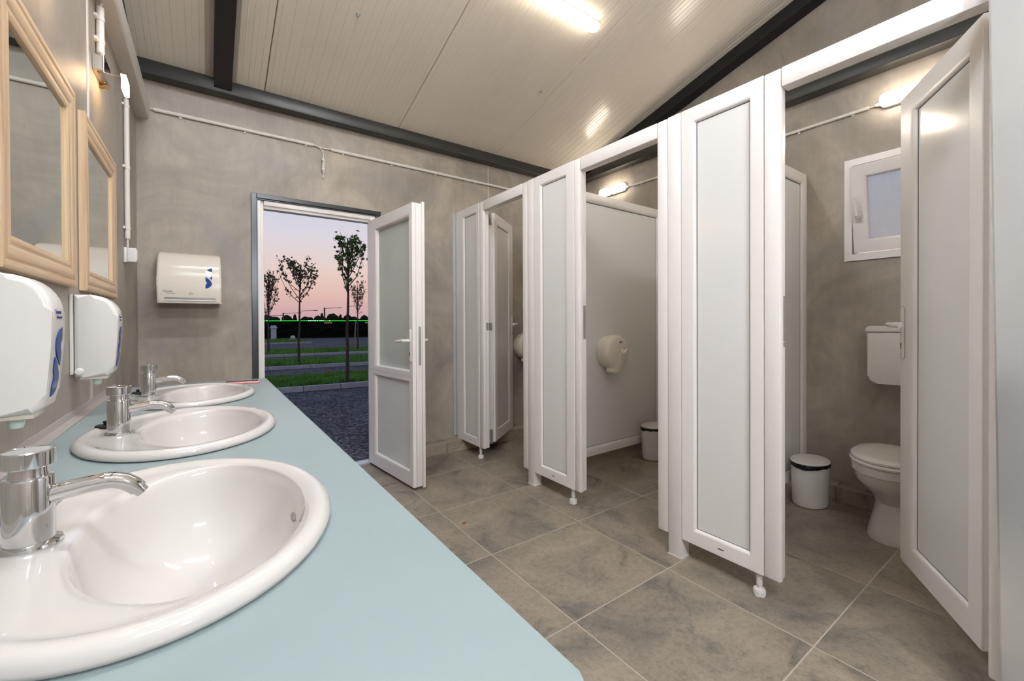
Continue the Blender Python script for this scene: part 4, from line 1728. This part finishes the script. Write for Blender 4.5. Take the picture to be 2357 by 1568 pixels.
kerb_row(4.72, -1.62, 4.0, .62, 'grey concrete kerb nearest the doorway, in front of the first lawn strip')
kerb_row(6.62, -1.5, 5.5, 1.0, 'thin kerb along the back of the first lawn strip', .06, .06)
kerb_row(9.05, -1.5, 6.5, 1.0, 'grey kerb before the second lawn strip')
kerb_row(14.0, -1.5, 8, 1.0, 'grey kerb before the third lawn strip')
kerb_row(25.2, -1.0, 3.4, 1.0, 'grey kerb before the farthest lawn patch by the cabinet')


HOLES = [(.42, 4.95), (.33, 9.79), (.10, 14.95), (3.38, 14.95), (3.24, 14.9), (2.55, 26.3), (.28, 5.9)]


def lawn(x0, x1, y0, y1, n, label, hmax=.12, z=GZ + .07):
    t = thing('lawn_strip', label, 'lawn', (0, (y0 + y1) / 2, GZ), 'lawn strips')
    B = NB()
    slab(B, x0, x1, y0, y1, GZ, z)
    part('turf', B, 'soil', t)
    vs, fsx = [], []
    r = random.Random(n)
    for k in range(n):
        x, y = r.uniform(x0 + .08, x1 - .08), r.uniform(y0 + .09, y1 - .09)
        y2 = y + SK * x
        if any(abs(x - hx) < .16 and abs(y2 - hy) < .16 for hx, hy in HOLES):
            continue
        h = hmax * r.uniform(.35, 1) * (1.5 if r.random() < .03 else 1)
        a = r.uniform(0, PI)
        wd = r.uniform(.006, .014) * (1 + (y0 / 12))
        lx, ly = r.uniform(-.5, .5) * h, r.uniform(-.5, .5) * h
        i = len(vs)
        vs += [(x - wd * math.cos(a), y2 - wd * math.sin(a), z - .01), (x + wd * math.cos(a), y2 + wd * math.sin(a), z - .01), (x + lx, y2 + ly, z + h)]
        fsx.append((i, i + 1, i + 2))
    me = bpy.data.meshes.new('grass')
    me.from_pydata([(a, b - (y0 + y1) / 2, c - GZ) for a, b, c in vs], [], fsx)
    o = bpy.data.objects.new('grass', me)
    me.materials.append(M['grass'])
    COL.objects.link(o)
    o.parent = t
    o['kind'] = 'stuff'
    return t


lawn(-1.5, 3.2, 4.81, 6.6, 26000, 'nearest lawn strip of long grass outside the door', .10)
lawn(-1.5, 5.5, 9.14, 11.4, 14000, 'second lawn strip outside the door', .12)
lawn(-1.5, 7.5, 14.09, 17.0, 9000, 'third lawn strip outside the door', .14)
lawn(-1.0, 3.3, 25.3, 31, 5000, 'farthest lawn patch under the white cabinet', .14)


def young_tree(x, y, htop, crown0, wid, n_br, leaf, nleaf, lm, seed, label, stake=False, lean=0.0):
    r = random.Random(seed)
    z0 = GZ + .0705
    t = thing('young_tree', label, 'tree', (x, y, z0), 'young trees on the lawn strips')
    B = NB()
    tp = []
    for k in range(9):
        f = k / 8
        j_ = .012 if k > 1 else 0.0
        tp.append((x + (lean * f * f if k > 1 else 0) + r.uniform(-j_, j_), y + r.uniform(-j_, j_), z0 + f * (htop - .25 - z0)))
    tube(B, tp, [.036 * (1 - .72 * k / 8) for k in range(9)], 8)
    part('trunk', B, 'bark', t)
    Bb, tips = NB(), []
    for k in range(n_br):
        f = k / max(1, n_br - 1)
        zb = crown0 + (htop - crown0) * .62 * f
        ff = (zb - z0) / (htop - .25 - z0)
        xb = x + lean * ff * ff
        a = r.uniform(0, 2 * PI)
        L = wid * (.55 + .45 * r.random()) * (1 - .45 * f)
        top = min(htop, zb + (htop - zb) * r.uniform(.5, .95))
        p = [(xb, y, zb)]
        for q in (.35, .7, 1.0):
            p.append((xb + math.cos(a) * L * q ** .75 + r.uniform(-.03, .03), y + math.sin(a) * L * q ** .75, zb + (top - zb) * q ** 1.15))
        tube(Bb, p, [.011, .008, .006, .003], 5)
        tips.append(p)
    part('branches', Bb, 'bark', t)
    vs, fsx = [], []
    star = [(0, 1), (.22, .42), (.8, .62), (.45, .05), (.6, -.45), (.1, -.35), (0, -.9), (-.1, -.35), (-.6, -.45), (-.45, .05), (-.8, .62), (-.22, .42)]
    for k in range(nleaf):
        p = tips[r.randrange(len(tips))]
        i = r.randrange(3)
        f = r.random() ** .8
        c = Vector(p[i]).lerp(Vector(p[i + 1]), f)
        if i == 0 and r.random() < .55:
            c = Vector(p[2]).lerp(Vector(p[3]), f)
        c += Vector((r.gauss(0, .045), r.gauss(0, .045), r.gauss(0, .04)))
        R = Matrix.Rotation(r.uniform(0, 6.3), 3, 'Z') @ Matrix.Rotation(r.uniform(.5, 1.9), 3, 'X') @ Matrix.Rotation(r.uniform(0, 6.3), 3, 'Z')
        s = leaf * r.uniform(.6, 1.1) * .5
        b = len(vs)
        for u, v_ in star:
            vs.append(c + R @ Vector((u * s, v_ * s, .12 * s * abs(u))) - Vector((x, y, z0)))
        fsx.append(tuple(range(b, b + 12)))
    me = bpy.data.meshes.new('foliage')
    me.from_pydata(vs, [], fsx)
    o = bpy.data.objects.new('foliage', me)
    me.materials.append(M[lm])
    COL.objects.link(o)
    o.parent = t
    o['kind'] = 'stuff'
    if stake:
        B = NB()
        tube(B, [(x - .16, y - .05, GZ + .0745), (x - .1, y - .05, 1.25)], .03, 6)
        part('stake', B, 'wood_stake', t)
    return t


young_tree(.42, 4.95, 3.05, 1.75, .36, 16, .115, 300, 'leaf', 5, 'young maple nearest the door, with the largest green leaves', lean=.03)
young_tree(.33, 9.79, 3.1, 1.75, .62, 20, .11, 430, 'leaf_dull', 8, 'young tree with wide vase shaped crown, second from the left in the doorway', lean=.08)
young_tree(.10, 14.95, 3.3, 1.25, .42, 22, .11, 520, 'leaf_dull', 11, 'dense young tree at the left jamb of the doorway')
young_tree(3.38, 14.95, 3.05, 1.5, .42, 16, .10, 300, 'leaf_dull', 14, 'thin staked young tree behind the nearest maple', stake=True)

B = NB()
slab(B, -12, 40, 35.6, 37.2, GZ, 1.32)
bmesh.ops.subdivide_edges(B, edges=[e for e in B.edges if e.calc_length() > 20], cuts=120, use_grid_fill=True)
bmesh.ops.subdivide_edges(B, edges=[e for e in B.edges if 1.2 < e.calc_length() < 1.8], cuts=4, use_grid_fill=True)
r = random.Random(7)
for v in B.verts:
    if v.co.z > GZ + .05:
        v.co += Vector((r.uniform(-.1, .1), r.uniform(-.12, .12), r.uniform(-.06, .06)))
hd = part('hedge', B, 'hedge', smooth=False)
tag(hd, 'long black-green clipped hedge across the far end of the yard', 'hedge')
B = NB()
x = -12
pts = []
while x < 40:
    pts.append((x, 35.45 + SK * x, 1.40 + r.uniform(-.015, .015)))
    x += .8
tube(B, pts, .02, 6)
ls = thing('light_string', 'green LED light string along the top of the far hedge', 'lights', (0, 35.45, 1.4))
part('led_strip', B, 'led', ls)
B = NB()
for xx in (2.05, 5.0, 5.12, 5.25, 5.4, 5.52, 5.65, 5.85, 5.98, 6.1, 6.6):
    y_ = 35.42 + SK * xx
    lathe(B, [(0, -.04), (.035, -.02), (.042, 0), (.035, .02), (0, .04)], (xx, y_ - .03, 1.40), 8)
part('bright_dots', B, 'led_hot', ls)
for k, (x0, x1) in enumerate(((6.15, 6.75), (9.45, 10.2))):
    B = NB()
    y_ = 35.2 + SK * x0
    bx(B, x0, x1, y_, y_ + .05, 1.16, 1.3)
    bx(B, x0 + .05, x0 + .1, y_ + .05, y_ + .26, 1.2, 1.26)
    bx(B, x1 - .1, x1 - .05, y_ + .05, y_ + .26, 1.2, 1.26)
    tag(part('sign_board', B, 'sign'), 'small tan board under the green lights of the hedge, ' + ('left one' if k == 0 else 'right one by the door'), 'board', 'tan boards')
cab = thing('electric_cabinet', 'pale grey electric cabinet standing before the far hedge', 'cabinet', (2.2, 33, GZ))
B = NB()
bx(B, 2.05, 2.40, 32.8, 33.1, GZ, 1.03, .02, 1)
part('body', B, 'cab', cab)
B = NB()
bx(B, 1.99, 2.46, 32.75, 33.15, .8, .9, .02, 1)
part('collar', B, 'cab', cab)
gl = thing('garden_lamp', 'low globe garden lamp on black post by the far lawn', 'lamp', (2.55, 26.3, GZ + .0705))
B = NB()
lathe(B, [(0, -.15), (.08, -.125), (.135, -.06), (.15, 0), (.135, .06), (.08, .125), (0, .15)], (2.55, 26.3, .28), 16)
part('globe', B, 'cab', gl)
B = NB()
tube(B, [(2.55, 26.3, GZ + .0705), (2.55, 26.3, .16)], .04, 8)
part('post', B, 'pole', gl)
pf_ = thing('poppy', 'tiny red poppy in the grass of the nearest lawn strip', 'flower', (.28, 5.9, GZ + .07))
B = NB()
tube(B, [(.28, 5.9, GZ + .0705), (.285, 5.9, .15)], .004, 5)
part('stem', B, 'grass', pf_)
B = NB()
lathe(B, [(0, -.01), (.018, 0), (.026, .02), (.02, .03), (0, .02)], (.285, 5.9, .15), 8)
part('petals', B, 'poppy', pf_)
for k, (px, top, nm) in enumerate(((8.26, 2.85, 'tallest, right of the vase shaped tree'), (6.1, 2.58, 'right beside the vase shaped tree'), (4.75, 2.33, 'left of the vase shaped tree'), (11.7, 3.28, 'behind the staked tree'), (3.4, 2.1, 'farthest left, small'))):
    yy = 45 + 1.4 * k
    t = thing('lamp_post', 'distant street lamp post with side arm, ' + nm, 'lamp post', (px, yy, GZ), 'distant lamp posts')
    B = NB()
    tube(B, [(px, yy, GZ), (px, yy, top)], .075, 6)
    part('pole', B, 'pole', t)
    B = NB()
    tube(B, [(px, yy, top - .1), (px + .9, yy, top - .02), (px + 1.5, yy, top)], .025, 5)
    part('arm', B, 'pole', t)
    B = NB()
    bx(B, px + 1.4, px + 1.75, yy - .06, yy + .06, top - .03, top + .04)
    part('lamp_head', B, 'pole', t)


def far_tree(x, y, wd, h, seed, label, pointed=False):
    r = random.Random(seed)
    t = thing('distant_tree', label, 'tree', (x, y, GZ), 'far tree line')
    B = NB()
    tube(B, [(x, y, GZ), (x, y, h * .5)], .12, 6)
    part('trunk', B, 'bark', t)
    B = NB()
    n = 4 if pointed else 7
    for k in range(n):
        if pointed:
            cx, cz, rr = x, h * (.25 + .6 * k / n), wd * .5 * (1 - .75 * k / n)
            sz = 1.6
        else:
            cx, cz, rr = x + r.uniform(-.45, .45) * wd, h * r.uniform(.4, .72), h * r.uniform(.2, .3)
            sz = 1.0
        g_ = bmesh.ops.create_icosphere(B, subdivisions=2, radius=rr)
        for v in g_['verts']:
            v.co = Vector((cx + v.co.x * r.uniform(.82, 1.18), y + v.co.y, cz + v.co.z * sz * r.uniform(.8, 1.2)))
    part('crown', B, 'far_leaf', t, smooth=False)


spec = [(2.8, 70, 3.2, 2.5, 0), (5.2, 72, 3.4, 2.9, 0), (7.6, 70, 3.0, 2.7, 0), (9.0, 69, 1.0, 3.2, 1), (11.6, 74, 3.6, 2.4, 0), (13.6, 70, 3.4, 2.9, 0),
        (13.4, 72, .9, 3.7, 1), (14.6, 72, .8, 3.5, 1), (16.3, 72, .9, 3.4, 1), (17.5, 74, 3.4, 2.7, 0), (19.9, 70, 3.2, 2.7, 0), (20.3, 69, .9, 3.6, 1), (22.4, 72, 3.2, 2.9, 0),
        (24.2, 70, 1.0, 3.8, 1), (25.6, 74, 3.8, 3.4, 0), (28.6, 72, 3.8, 3.6, 0), (31.5, 74, 4, 3.8, 0)]
ORD = 'first second third fourth fifth sixth seventh eighth ninth tenth eleventh twelfth thirteenth fourteenth fifteenth sixteenth seventeenth'.split()
spec.sort()
for k, (x_, y_, w_, h_, pt) in enumerate(spec):
    far_tree(x_, y_, w_, h_, 40 + k, 'dark %s tree on the far tree line, %s from the left along the hedge' % ('pointed' if pt else 'rounded', ORD[k]), bool(pt))
